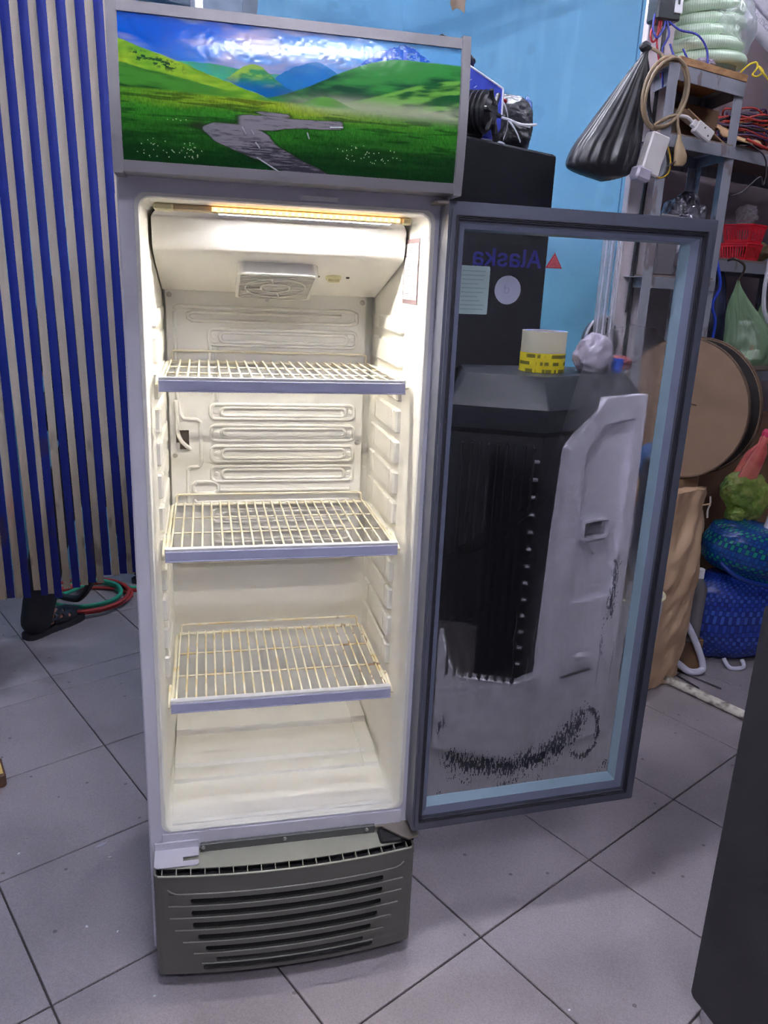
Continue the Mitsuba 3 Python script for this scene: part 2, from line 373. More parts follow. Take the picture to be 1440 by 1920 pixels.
# evaporator cover under the roof: profile swept across, corners rounded
arc = [(0.1335 - 0.022 * (1 - math.cos(t)), 1.178 - 0.0) for t in (0,)]
prof = [(0.400, 1.2335), (0.118, 1.2335), (0.126, 1.222), (0.132, 1.20), (0.1345, 1.182), (0.137, 1.172), (0.142, 1.165), (0.150, 1.1605), (0.162, 1.1565), (0.385, 1.0865), (0.400, 1.0865)]
hull_cov = man(yz(Polygon(prof), 0.010, 0.490)) ^ man(trimesh.convex.convex_hull(np.vstack([[(x, 0.05, z) for x, z in rrect(0.0075, 0.4915, 1.0, 1.2335, 0.024)], [(x, 0.42, z) for x, z in rrect(0.0135, 0.4855, 1.0, 1.2335, 0.024)]])))
add(F + '__evaporator_cover', hull_cov, 'cover_white', 30)
sv = np.array([0, 0.953, -0.303]); sw = np.array([0, -0.303, -0.953])
def slope(x, y): return np.array([x, y, 1.1605 + (y - 0.150) * (-0.0740 / 0.235)])
G = frame_tf(slope(0.247, 0.268), (1, 0, 0), -sv)                      # local z = out of the slope, local y = up the slope
G = np.eye(4); G[:3, 0], G[:3, 1], G[:3, 2] = (1, 0, 0), -sv, np.cross((1, 0, 0), -sv); G[:3, 3] = slope(0.247, 0.268)
zs_ = 1.0 if G[2, 2] < 0 else -1.0
def onslope(m): 
    m = as_mesh(m).copy()
    if zs_ < 0: m.vertices[:, 2] *= -1; m.invert()
    return tf(m, G)
hx, hy = 0.080, 0.086
fr = extrude(ring(rrect(-hx, hx, -hy, hy, 0.016), rrect(-hx + 0.006, hx - 0.006, -hy + 0.006, hy - 0.006, 0.012)), 0.024)
add(F + '__fan_grille', onslope(fr), 'grille_white')
add(F + '__fan_grille__backing', onslope(tf(extrude(rrect(-hx + 0.004, hx - 0.004, -hy + 0.004, hy - 0.004, 0.012), 0.002), np.eye(4))), 'dark_olive', label='dark plate painted as the shade behind the fan slats')  # dark plate: shade behind the slats is put into its colour
for k in range(15):
    y = -hy + 0.012 + k * (2 * hy - 0.024) / 14; add(F + '__fan_grille__slat', onslope(cbox(-hx + 0.005, hx - 0.005, y - 0.0020, y + 0.0020, 0.012, 0.0235, 0.0006)), 'grille_white')
for r in (0.030, 0.062):
    add(F + '__fan_grille__ring', onslope(tube([(r * math.cos(t), r * math.sin(t), 0.0245) for t in np.linspace(0, 2 * PI, 49)[:-1]], 0.0022, 6, True)), 'grille_white', True)
for t in (0.2, 0.2 + PI / 2, 0.2 + PI, 0.2 + 1.5 * PI):
    add(F + '__fan_grille__spoke', onslope(tube([(0.030 * math.cos(t), 0.030 * math.sin(t), 0.0245), (0.062 * math.cos(t), 0.062 * math.sin(t), 0.0245)], 0.0022, 6)), 'grille_white', True)
G[:3, 3] = slope(0.368, 0.258)
add(F + '__thermostat_dial', onslope(lathe([(0, 0), (0.017, 0), (0.017, 0.003), (0.0155, 0.005), (0.0, 0.005)], 28)), 'ivory', 30, label='ivory round thermostat dial')
add(F + '__thermostat_dial__grip', onslope(cbox(-0.012, 0.012, -0.0035, 0.0035, 0.004, 0.011, 0.001)), 'ivory')
for x in (0.335, 0.398):
    G[:3, 3] = slope(x, 0.256); add(F + '__screw', onslope(lathe([(0, 0), (0.004, 0), (0.0035, 0.002), (0, 0.0025)], 14)), 'screw_hole', True)
# LED strip under the front edge of the roof
mat('led_holder', (196, 176, 140), 0.4)
add(F + '__led_strip', cbox(0.050, 0.478, 0.070, 0.086, 1.2265, 1.2375, 0.003), 'led_holder', label='beige LED strip holder')
for x0, x1 in ((0.018, 0.052), (0.466, 0.484)):
    add(F + '__led_strip__end_cap', cbox(x0, x1, 0.067, 0.090, 1.2255, 1.2382, 0.003), 'ivory')
scene['mat_led_glow'] = {'type': 'diffuse', 'reflectance': rgb((255, 210, 140))}
add(F + '__led_strip__diffuser', cbox(0.118, 0.462, 0.0665, 0.071, 1.2285, 1.2360, 0.001), 'led_glow', False, label='glowing amber LED cover', emitter={'type': 'area', 'radiance': {'type': 'rgb', 'value': [1.05, 0.52, 0.16]}})
for k in range(30):
    x = 0.124 + k * 0.0115
    add(F + '__led_strip__diode', cbox(x - 0.0022, x + 0.0022, 0.0650, 0.0675, 1.2305, 1.2340, 0.0006), 'led_glow', False, emitter={'type': 'area', 'radiance': {'type': 'rgb', 'value': [2.2, 1.4, 0.6]}})
lbv = np.array([(0.130, 0.0765, 1.2262), (0.446, 0.0765, 1.2262), (0.446, 0.0875, 1.2248), (0.130, 0.0875, 1.2248)])
add(F + '__led_strip__light_bar', trimesh.Trimesh(lbv, [(0, 2, 1), (0, 3, 2)], process=False), 'led_glow', False, label='bright white LED bar', emitter={'type': 'area', 'radiance': {'type': 'rgb', 'value': [LED_POWER * c for c in LED_RGB]}})
# shelf rails moulded into both side walls
def rail_piece(side, y0, y1, z0, z1):
    x_in = 0.0145
    P = cbox(0, x_in, y0, y1, z0, z1, 0.004)
    if side == 'r': P.vertices[:, 0] = 0.5 - P.vertices[:, 0]; P.invert()
    return P
zr = [1.052, 1.004, 0.936, 0.868, 0.801, 0.735, 0.668, 0.601, 0.535, 0.468, 0.401, 0.335, 0.268]
for side in ('l', 'r'):
    for i in range(len(zr) - 1):
        zt, zb = zr[i], zr[i + 1] + 0.016
        for y0, y1 in ((0.130, 0.166), (0.1675, 0.335), (0.3365, 0.392)):
            add(F + '__shelf_rail', rail_piece(side, y0, y1, zb, zt), 'liner', 20)
# instruction sticker
YS = (0.053, 0.155)
def wall_x(y): return 0.5 - 0.0284 * (y + 0.004)
MS = frame_tf((wall_x(YS[0]) - 0.0004, YS[0], 1.082), (-0.0284, 1, 0), (0, 0, 1)); sd = 1 if MS[0, 2] < 0 else -1     # local x along the wall, y up, z off the wall
def onwall(x0, x1, y0, y1, z0, z1): return tf(cbox(x0, x1, y0, y1, *sorted((sd * z0, sd * z1)), 0), MS)
add(F + '__sticker', onwall(0, 0.102, 0, 0.121, 0, 0.0008), 'brown_print', False, label='instruction sticker with brown border on the inner wall')
add(F + '__sticker__paper', onwall(0.005, 0.097, 0.008, 0.113, 0.0006, 0.0012), 'paper', False)
mat('print_grey', (120, 116, 120), 0.7)
zz, lines = 0.108, []
for k in range(26):
    zz -= 0.0037
    if k in (6, 12, 18, 22): continue
    y, ye = 0.010, 0.010 + 0.08 * rng.uniform(0.55, 1.0)
    while y < ye:
        w = rng.uniform(0.004, 0.011); lines.append(onwall(y, y + w, zz - 0.0008, zz + 0.0008, 0.0011, 0.0014)); y += w + 0.002
add(F + '__sticker__small_print', cat_(lines), 'print_grey', False)
# header light box with the landscape print
def header_y(z, t=0.0):                                   # convex front, t = depth below the skin
    s = (z - 1.389) / 0.118; return -0.066 - 0.0092 * (1 - s * s) + t if abs(s) < 1 else -0.066 + t
zc = np.linspace(1.271, 1.507, 41); outl = [(header_y(z), z) for z in zc]
hb = man(yz(Polygon(outl + [(0.06, 1.507), (0.06, 1.271)]), -0.0305, 0.532))
zi = np.linspace(1.287, 1.491, 33)
cut = man(yz(Polygon([(header_y(z) - 0.03, z) for z in zi] + [(header_y(z, 0.004), z) for z in zi[::-1]]), -0.0165, 0.5195))
add(F + '__header_frame', hb - cut, 'silver_plastic', 25)
for x0, x1 in ((-0.0325, -0.0175), (0.5205, 0.5345)):
    e = man(yz(Polygon([(header_y(z) - 0.0022, z) for z in np.linspace(1.268, 1.510, 41)] + [(0.06, 1.510), (0.06, 1.268)]), x0, x1)); add(F + '__header_frame__end_cap', e, 'silver_plastic', 25)
def landscape(p, n, uv):
    u, v = uv.x, uv.y
    n1 = fbm(u * 7, v * 9, 1, 4); n2 = fbm(u * 26, v * 22, 2, 3); n3 = fbm(u * 90, v * 60, 3, 3); n4 = noise(u * 260, v * 150, 4)
    def L(c): return mi.Color3f(*lin(c))
    def over(c, col, w): return mix(c, col, dr.clip(w, 0, 1))
    def bump(x, c, w): return dr.exp(-dr.square((x - c) / w))
    # sky
    c = mix(L((84, 152, 222)), L((4, 84, 190)), smoothstep(0.50, 0.95, v + 0.7 * (0.22 - u)))
    c = over(c, L((70, 150, 220)), 0.7 * smoothstep(0.25, 0.75, u))
    cl = smoothstep(0.44, 0.66, fbm(u * 5 + 2, v * 6.5, 7, 4) + 0.20 * bump(u, 0.42, 0.2) - 0.14 * smoothstep(0.24, 0.05, u))
    c = over(c, mix(L((150, 168, 212)), L((198, 180, 208)), smoothstep(0.3, 0.65, n1)), 0.80 * cl * smoothstep(0.55, 0.62, v))
    c = over(c, L((120, 190, 232)), 0.6 * smoothstep(0.6, 0.95, u))
    # far blue-green ridges
    r1 = 0.68 + 0.03 * bump(u, 0.22, 0.10) + 0.015 * (n2 - 0.5)
    c = over(c, mix(L((40, 140, 150)), L((70, 160, 90)), n2), smoothstep(0.004, -0.004, v - r1) * smoothstep(0.6, 0.4, u))
    r2 = 0.60 + 0.19 * bump(u, 0.56, 0.085) + 0.05 * bump(u, 0.47, 0.05) + 0.022 * (n2 - 0.5) + 0.01 * (n3 - 0.5)
    c = over(c, mix(L((22, 98, 176)), L((40, 120, 170)), n2), smoothstep(0.004, -0.004, v - r2) * smoothstep(0.30, 0.36, u))
    r3 = 0.56 + 0.17 * bump(u, 0.375, 0.075) + 0.02 * (n2 - 0.5)
    g3 = mix(L((40, 120, 70)), L((132, 168, 60)), smoothstep(0.35, 0.65, n2 + 0.5 * (v - 0.66)))
    c = over(c, mix(g3, L((12, 84, 140)), smoothstep(0.66, 0.56, v)), smoothstep(0.004, -0.004, v - r3) * smoothstep(0.24, 0.30, u))
    # rocky peak at the right
    r4 = 0.70 + 0.245 * bump(u, 0.822, 0.075) + 0.14 * bump(u, 0.725, 0.06) + 0.10 * bump(u, 0.93, 0.09) + 0.035 * (n2 - 0.5) + 0.03 * (n3 - 0.5)
    rock = mix(L((14, 84, 190)), L((116, 160, 216)), smoothstep(0.55, 0.72, n3))
    c = over(c, rock, smoothstep(0.004, -0.004, v - r4) * smoothstep(0.60, 0.66, u))
    # big green hill at the right
    r5 = 0.50 + 0.37 * smoothstep(0.36, 0.82, u) + 0.012 * (n2 - 0.5)
    g5 = mix(L((10, 58, 36)), L((44, 116, 50)), smoothstep(0.36, 0.72, fbm(u * 9 - v * 6, v * 16, 5, 4) + 0.35 * smoothstep(0.62, 0.86, v) - 0.05))
    c = over(c, g5, smoothstep(0.006, -0.006, v - r5) * smoothstep(0.36, 0.44, u))
    r6 = 0.50 + 0.26 * smoothstep(0.55, 1.02, u) + 0.01 * (n2 - 0.5)
    g6 = mix(L((16, 72, 34)), L((96, 150, 60)), smoothstep(0.35, 0.62, fbm(u * 5 + v * 16, v * 22 - u * 14, 6, 3)))
    c = over(c, g6, smoothstep(0.008, -0.008, v - r6) * smoothstep(0.58, 0.66, u))
    # left hills
    r7 = 0.82 - 0.75 * u + 0.012 * (n2 - 0.5)
    g7 = mix(L((64, 130, 36)), L((152, 184, 48)), smoothstep(0.3, 0.7, n1 + 0.35 * (v - 0.62)))
    trees = smoothstep(0.50, 0.58, n3) * bump(v - (0.70 - 0.55 * (u - 0.08)), 0.0, 0.035) * smoothstep(0.02, 0.05, u) * smoothstep(0.20, 0.13, u)
    c = over(c, over(g7, L((16, 54, 28)), 1.3 * trees), smoothstep(0.006, -0.006, v - r7) * smoothstep(0.46, 0.38, u))
    r8 = 0.66 - 0.42 * u + 0.02 * (n2 - 0.5)
    g8 = mix(L((10, 48, 20)), L((58, 118, 40)), smoothstep(0.36, 0.66, fbm(u * 6 + v * 5, v * 13, 8, 4) + 0.5 * (v - 0.5)))
    c = over(c, g8, smoothstep(0.006, -0.006, v - r8) * smoothstep(0.36, 0.24, u))
    # meadow
    md = mix(L((8, 42, 14)), L((44, 110, 28)), smoothstep(0.05, 0.46, v + 0.20 * (fbm(u * 5, v * 22, 9, 4) - 0.5)))
    md = over(md, L((132, 152, 34)), 0.95 * smoothstep(0.36, 0.45, v + 0.10 * (n1 - 0.5)) * bump(u, 0.42, 0.30))
    md = over(md, L((8, 40, 14)), 0.6 * smoothstep(0.55, 0.70, fbm(u * 8, v * 40, 10, 3)))
    md = md * (0.55 + 0.45 * n3 + 0.45 * noise(u * 420, v * 60, 14))
    rm = 0.50 + 0.015 * (n1 - 0.5) - 0.02 * u
    c = over(c, md, smoothstep(0.012, -0.012, v - rm))
    mist = bump(v, 0.505, 0.05) * smoothstep(0.42, 0.62, u)
    c = over(c, L((186, 190, 160)), 0.75 * mist * smoothstep(0.3, 0.6, n1 + 0.15))
    kn = smoothstep(0.004, -0.004, v - (0.47 + 0.085 * bump(u, 0.585, 0.07))) * smoothstep(0.46, 0.5, v) * bump(u, 0.585, 0.09)
    c = over(c, L((86, 140, 60)), kn)
    # river: far arm, bend, near pool, exit at the bottom
    def band(cv, hw): return smoothstep(hw + 0.012, hw - 0.012, dr.abs(v - cv) + 0.014 * (n2 - 0.5))
    far = band(0.335 + 0.10 * (u - 0.38), 0.030 + 0.02 * smoothstep(0.5, 0.42, u)) * smoothstep(0.655, 0.62, u) * smoothstep(0.30, 0.36, u)
    far = dr.maximum(far, band(0.40 - 0.12 * (u - 0.42), 0.012) * smoothstep(0.36, 0.40, u) * smoothstep(0.5, 0.46, u))
    ax = 0.305 + 0.06 * smoothstep(0.32, 0.12, v) + 0.20 * smoothstep(0.2, -0.06, v)
    hw = 0.085 - 0.02 * smoothstep(0.2, 0.0, v) - 0.05 * smoothstep(0.25, 0.34, v)
    near = smoothstep(hw + 0.02, hw - 0.01, dr.abs(u - ax) + 0.016 * (n2 - 0.5)) * smoothstep(0.34, 0.28, v)
    riv = dr.maximum(far, near)
    wet = mix(L((46, 45, 52)), L((122, 116, 124)), smoothstep(0.30, 0.80, 0.5 * noise(u * 34, v * 120, 11) + 0.2 * noise(u * 120, v * 300, 12) + 0.45 * smoothstep(0.0, 0.34, v)))
    wet = over(wet, L((74, 92, 96)), 0.6 * smoothstep(0.29, 0.22, u) * smoothstep(0.34, 0.2, v))
    bank = dr.maximum(near, far)
    c = over(c, L((26, 40, 20)), 0.75 * smoothstep(0.0, 0.5, bank))
    c = over(c, L((36, 34, 26)), 0.8 * bump(u, 0.215, 0.03) * bump(v, 0.285, 0.03))
    c = over(c, wet, smoothstep(0.35, 0.75, riv))
    # tiny pale flowers
    fl = dr.select(cell_rand(dr.floor(u * 330), dr.floor(v * 140), 3) > 0.965, 1.0, 0.0)
    wf = dr.maximum(bump(u, 0.13, 0.09) * bump(v, 0.10, 0.07), 0.7 * bump(u, 0.72, 0.12) * bump(v, 0.17, 0.07))
    wf = dr.maximum(wf, 0.35 * bump(u, 0.16, 0.1) * bump(v, 0.3, 0.05))
    return over(c, L((206, 206, 176)), dr.select(wf > 0.3, fl, 0.0) * (1 - smoothstep(0.3, 0.6, riv)))
mat('landscape', landscape, 0.13, specular=0.2, bump=lambda p, n, uv: fbm(uv.x * 60, uv.y * 26, 3, 2), bump_scale=0.00017)
us, vs = np.linspace(0, 1, 9), np.linspace(0, 1, 33)
pv, pu = [], []
for v in vs:
    for u in us:
        z = 1.286 + v * 0.206; pv.append((-0.0172 + u * 0.5372, header_y(z, 0.0025), z)); pu.append((u, v))
pf_ = []
for i in range(32):
    for j in range(8):
        q = i * 9 + j; pf_ += [(q, q + 1, q + 10), (q, q + 10, q + 9)]
add(F + '__header_panel', trimesh.Trimesh(pv, pf_, process=False), 'landscape', True, label='glossy landscape print of green hills, river and blue mountains', uv=np.array(pu))
# a few clear scratches / peeling film flakes on the print
mat('film_flake', (150, 150, 156), 0.25)
for (u, v, a, L) in ((0.345, 0.27, -60, 0.012), (0.37, 0.265, -60, 0.008), (0.385, 0.175, -50, 0.011), (0.415, 0.045, -28, 0.04), (0.535, 0.27, -70, 0.010), (0.62, 0.345, 4, 0.022)):
    z = 1.286 + v * 0.206; x = -0.0172 + u * 0.5372
    fm = cbox(-L / 2, L / 2, -0.0007, 0.0007, -0.0012, 0.0012, 0.0005)
    add(F + '__header_panel__scratch', tf(fm, frame_tf((x, header_y(z, 0.0018), z), (math.cos(math.radians(a)), 0, math.sin(math.radians(a))), (0, 1, 0))), 'film_flake')
# sheet metal strip under the opening, screws, machine plate
add(F + '__sill_strip', cbox(-0.008, 0.508, -0.004, 0.004, -0.050, -0.008, 0.001), 'fridge_white')
add(F + '__screw_strip', cbox(0.069, 0.447, -0.012, 0.0, -0.056, -0.036, 0.001), 'dark_olive')
for x in (0.075, 0.247, 0.428):
    add(F + '__screw', tf(lathe([(0, 0), (0.0048, 0), (0.004, 0.003), (0, 0.004)], 14), frame_tf((x, -0.012, -0.043), (1, 0, 0), (0, 0, 1))), 'screw', True)
add(F + '__blank_label', cbox(0.266, 0.332, -0.0045, -0.002, 1.2505, 1.2585, 0.0005), 'rail_white')
# the plate over the machine space is added after the grille's curve
# front kick grille: bowed plate with louvres
def gy(x): 
    s = (x - 0.25) / 0.274; return -0.070 - 0.022 * (1 - s * s)
xs = np.linspace(-0.012, 0.512, 33)
r = 0.014
outer_c = [(-0.0245, 0.0)] + [(-0.0245, -0.052)] + [(-0.0245 + r * (1 - math.cos(t)), gy(-0.012) + r * 0.9 - r * math.sin(t) * 0.9) for t in np.linspace(0.2, PI / 2 - 0.05, 6)] + [(x, gy(x)) for x in xs] + \
    [(0.5245 - r * (1 - math.cos(t)), gy(0.512) + r * 0.9 - r * math.sin(t) * 0.9) for t in np.linspace(PI / 2 - 0.05, 0.2, 6)] + [(0.5245, -0.052), (0.5245, 0.0)]
pl = Polygon(outer_c).buffer(0); inner_p = pl.buffer(-0.0045)
inner_p = inner_p.union(sbox(-0.019, -0.03, 0.519, 0.02))
wallp = pl.difference(inner_p)
gr = extrude(wallp if wallp.geom_type == 'Polygon' else max(wallp.geoms, key=lambda g: g.area), 0.248); gr.apply_translation((0, 0, -0.303)); gr = man(gr)
L0 = [(-0.002, 0.504), (-0.001, 0.503), (0.001, 0.501), (0.011, 0.494), (0.026, 0.480), (0.047, 0.463), (0.063, 0.440)]
mat('grille_back', (46, 46, 46), 0.6); mat('louvre_edge', (128, 127, 120), 0.25, 0.2)  # edge colour lighter than the grille plastic: its highlight is painted in
zl = [-0.098, -0.128, -0.158, -0.189, -0.220, -0.250, -0.277]
def slot_cut(x0, x1, zt, zb, depth): return man(xz(rrect(x0, x1, zb, zt, (zt - zb) * 0.45), -0.2, depth))
for k in range(6):
    x0, x1 = L0[k][0] + 0.05, L0[k][1] - 0.05
    gr = gr - slot_cut(x0, x1, zl[k] - 0.011, zl[k + 1] + 0.0025, -0.03)
gr = gr - slot_cut(0.070, 0.436, -0.281, -0.2945, -0.03)
add(F + '__kick_grille', gr, 'olive_plastic', 25)
for k in range(7):
    x0, x1 = L0[k][0] + 0.004, L0[k][1] - 0.004; P = []
    for x in np.linspace(x0, x1, 60):
        e = 1 - min(1, (x - x0) / 0.022, (x1 - x) / 0.022); P.append((x, gy(x) - 0.0006, zl[k] + (0.012 * e * e if k == 0 else 0)))
    add(F + '__kick_grille__louvre', tube(P, 0.0017, 6), 'louvre_edge', True)
    if k < 6:
        g = []
        for x in np.linspace(x0 + 0.004, x1 - 0.004, 40):
            e = min(1, (x - x0) / 0.07, (x1 - x) / 0.07); g.append([(x, gy(x) - 0.0012, zl[k] - 0.0005), (x, gy(x) - 0.0012 - 0.0015 * e, zl[k] - 0.010)])
        add(F + '__kick_grille__louvre', sheet(g, 0.0012), 'olive_plastic', 30)
add(F + '__kick_grille__dark_back', sheet([[(x, gy(x) + 0.013, -0.078), (x, gy(x) + 0.013, -0.19), (x, gy(x) + 0.013, -0.300)] for x in np.linspace(-0.012, 0.512, 30)], 0.002), 'grille_back', False, label='dark sheet painted as the shade behind the louvres')  # dark sheet close behind the slots; recess shade is put into its colour
# row of square air holes along the top edge of the grille
XS = np.linspace(-0.0185, 0.5185, 41)
add(F + '__machine_plate', sheet([[(x, -0.001, -0.0545), (x, (gy(x) + 0.026) * 0.5, -0.0560), (x, gy(x) + 0.026, -0.0580)] for x in XS], 0.002), 'beige_plate', 40)
add(F + '__kick_grille__slot_bed', sheet([[(x, gy(x) + 0.032, -0.0725), (x, gy(x) + 0.003, -0.0725)] for x in XS], 0.002), 'dark_gap', False)  # near-black bed paints the shade inside the air holes
for k in range(19):
    x = -0.008 + k * 0.0287
    add(F + '__kick_grille__divider', cbox(x - 0.001, x + 0.001, gy(x) + 0.001, gy(x) + 0.027, -0.073, -0.0570, 0.0003), 'beige_plate')
add(F + '__kick_grille__top_lip', tube([(x, gy(x) + 0.001, -0.0555) for x in np.linspace(-0.016, 0.516, 50)], 0.0022, 8), 'beige_plate', True)
# brackets at the bottom corners
lb = Polygon([(-0.024, 0.004), (0.066, 0.004), (0.066, -0.028), (0.034, -0.028), (0.034, -0.038), (0.066, -0.038), (0.066, -0.047), (0.062, -0.050), (-0.018, -0.050), (-0.024, -0.045)])
m = extrude(lb, 0.003); m.apply_translation((0, 0, -0.044)); t_ = cat_([m, cbox(-0.024, 0.066, -0.004, 0.001, -0.048, -0.026, 0.001)])
m.apply_transform(trimesh.transformations.rotation_matrix(math.radians(14), (1, 0, 0), (0, 0.0, -0.043)))
add(F + '__lower_bracket', cat_([m, cbox(-0.024, 0.066, -0.0075, -0.003, -0.046, -0.026, 0.001)]), 'fridge_white', label='white slotted corner bracket')
hb_ = Polygon([(0.446, 0.0), (0.536, 0.0), (0.536, -0.052), (0.512, -0.060), (0.500, -0.052), (0.462, -0.012), (0.446, -0.010)])
m = extrude(hb_, 0.004); m.apply_translation((0, 0, -0.044)); mat('hinge_steel', (150, 142, 132), 0.35, 0.8)
add(F + '__hinge_bracket', cat_([m, cbox(0.447, 0.534, -0.006, -0.002, -0.052, -0.040, 0.001)]), 'hinge_steel', label='steel hinge bracket under the door')
add(F + '__hinge_cover', cbox(0.452, 0.528, -0.048, -0.008, -0.062, -0.047, 0.004), 'dark_gap', label='black hinge bumper')
add(F + '__upper_hinge', cbox(0.500, 0.545, -0.045, 0.0, 1.256, 1.262, 0.001), 'hinge_steel')
mat('rubber', (26, 26, 30), 0.6)
for x in (0.0, 0.50):
    for y in (0.02, 0.45):
        add(F + '__foot', lathe([(0, FL), (0.022, FL), (0.022, FL + 0.012), (0.010, FL + 0.016), (0.010, -0.298), (0, -0.298)], 18, (x, y, 0)), 'rubber')

# ---- the door, swung open almost flat to the right
th = math.radians(3); DD = np.eye(4); DD[:3, 0] = (math.cos(th), math.sin(th), 0); DD[:3, 1] = (0, 0, 1); DD[:3, 2] = (math.sin(th), -math.cos(th), 0); DD[:3, 3] = (0.545, -0.05, 0)
mat('door_grey', mottle((76, 79, 92), (69, 72, 84), 3), 0.4, specular=0.5)
mat('door_trim', mottle((106, 112, 132), (99, 105, 125), 3), 0.34, specular=0.5)
mat('gasket', (36, 36, 44), 0.55)
mat('spacer', (128, 150, 164), 0.28, 0.3)
mat('gasket_light', (190, 186, 168), 0.5)
D = F + '__door'
def rr(u0, u1, z0, z1, r=0.003): return rrect(u0, u1, z0, z1, r, 3)
def dring(o, i, w0, w1):
    m = extrude(ring(rr(*o), rr(*i, 0.001)), w1 - w0); m.apply_translation((0, 0, w0)); return tf(m, DD)
add(D, dring((-0.024, 0.526, -0.033, 1.262), (-0.004, 0.490, 0.004, 1.226), -0.052, -0.004), 'door_grey', 20, label='grey framed glass door swung wide open')
add(D + '__frame_bead', dring((-0.019, 0.514, -0.024, 1.250), (-0.010, 0.502, -0.008, 1.238), -0.006, 0.001), 'door_grey', 20)
add(D + '__back_edge', dring((-0.024, 0.529, -0.036, 1.266), (-0.015, 0.518, -0.026, 1.256), -0.056, -0.046), 'door_trim', 20)
for k in range(3):
    o = 0.0028 * k
    add(D + '__gasket', dring((-0.0115 + o, 0.503 - o, -0.0095 + o, 1.2395 - o), (-0.0098 + o, 0.5013 - o, -0.0078 + o, 1.2378 - o), -0.006, 0.004 - 0.0012 * k), 'gasket', 20)
def bevel_ring(o, i, wo, wi, th=0.004):
    (a0, a1, b0, b1), (c0, c1, d0, d1) = o, i
    def loop(w_o, w_i): return [(a0, b0, w_o), (a1, b0, w_o), (a1, b1, w_o), (a0, b1, w_o), (c0, d0, w_i), (c1, d0, w_i), (c1, d1, w_i), (c0, d1, w_i)]
    v = np.array(loop(wo, wi) + loop(wo - th, wi - th)); f = []
    for k in range(4):
        k2 = (k + 1) % 4
        f += [(k, k2, 4 + k2), (k, 4 + k2, 4 + k), (8 + k, 12 + k2, 8 + k2), (8 + k, 12 + k, 12 + k2), (k, 8 + k2, k2), (k, 8 + k, 8 + k2), (4 + k, 4 + k2, 12 + k2), (4 + k, 12 + k2, 12 + k)]
    m = trimesh.Trimesh(v, f, process=False); m.fix_normals(); return tf(m, DD)
add(D + '__inner_trim', bevel_ring((-0.0045, 0.4905, 0.003, 1.2265), (0.008, 0.474, 0.022, 1.2175), -0.004, -0.008), 'door_trim', 20)
add(D + '__glass_stop', bevel_ring((0.008, 0.474, 0.022, 1.2175), (0.0115, 0.4625, 0.036, 1.2145), -0.008, -0.022), 'spacer', 20)
scene['mat_pane'] = {'type': 'thindielectric', 'int_ior': 1.5}
pane = extrude(rr(0.005, 0.470, 0.03, 1.22, 0.001), 0.0001)
def quad(u0, u1, z0, z1, w):
    return tf(trimesh.Trimesh([(u0, z0, w), (u1, z0, w), (u1, z1, w), (u0, z1, w)], [(0, 1, 2), (0, 2, 3)], process=False), DD)
add(D + '__glass_pane', quad(0.004, 0.474, 0.022, 1.222, -0.024), 'pane', False, label='clear glass pane')
# breath of condensation on the lower part of the glass, running drops painted dark in place of refraction
def mist_w(p, n, uv):
    u, z = uv.x, uv.y
    n1 = fbm(u * 12, z * 9, 1, 3); n2 = fbm(u * 160, z * 50, 2, 3)
    low = 0.52 * smoothstep(0.30, 0.10, z + 0.20 * (n1 - 0.5)) * (0.35 + 0.65 * dr.maximum(smoothstep(0.0, 0.06, u), smoothstep(0.2, 0.12, z)))
    panel = 0.16 * smoothstep(0.72, 0.42, z + 0.1 * (n1 - 0.5)) * smoothstep(0.20, 0.30, u)
    patch = 0.34 * dr.exp(-dr.square((u - 0.345) / 0.085) - dr.square((z - 0.955) / 0.085)) * smoothstep(0.25, 0.6, n1)
    side = 0.22 * smoothstep(0.40, 0.43, u) * smoothstep(0.62, 0.5, z)
    return dr.clip(low + panel + patch + side, 0, 0.62) * (0.9 + 0.2 * n2)
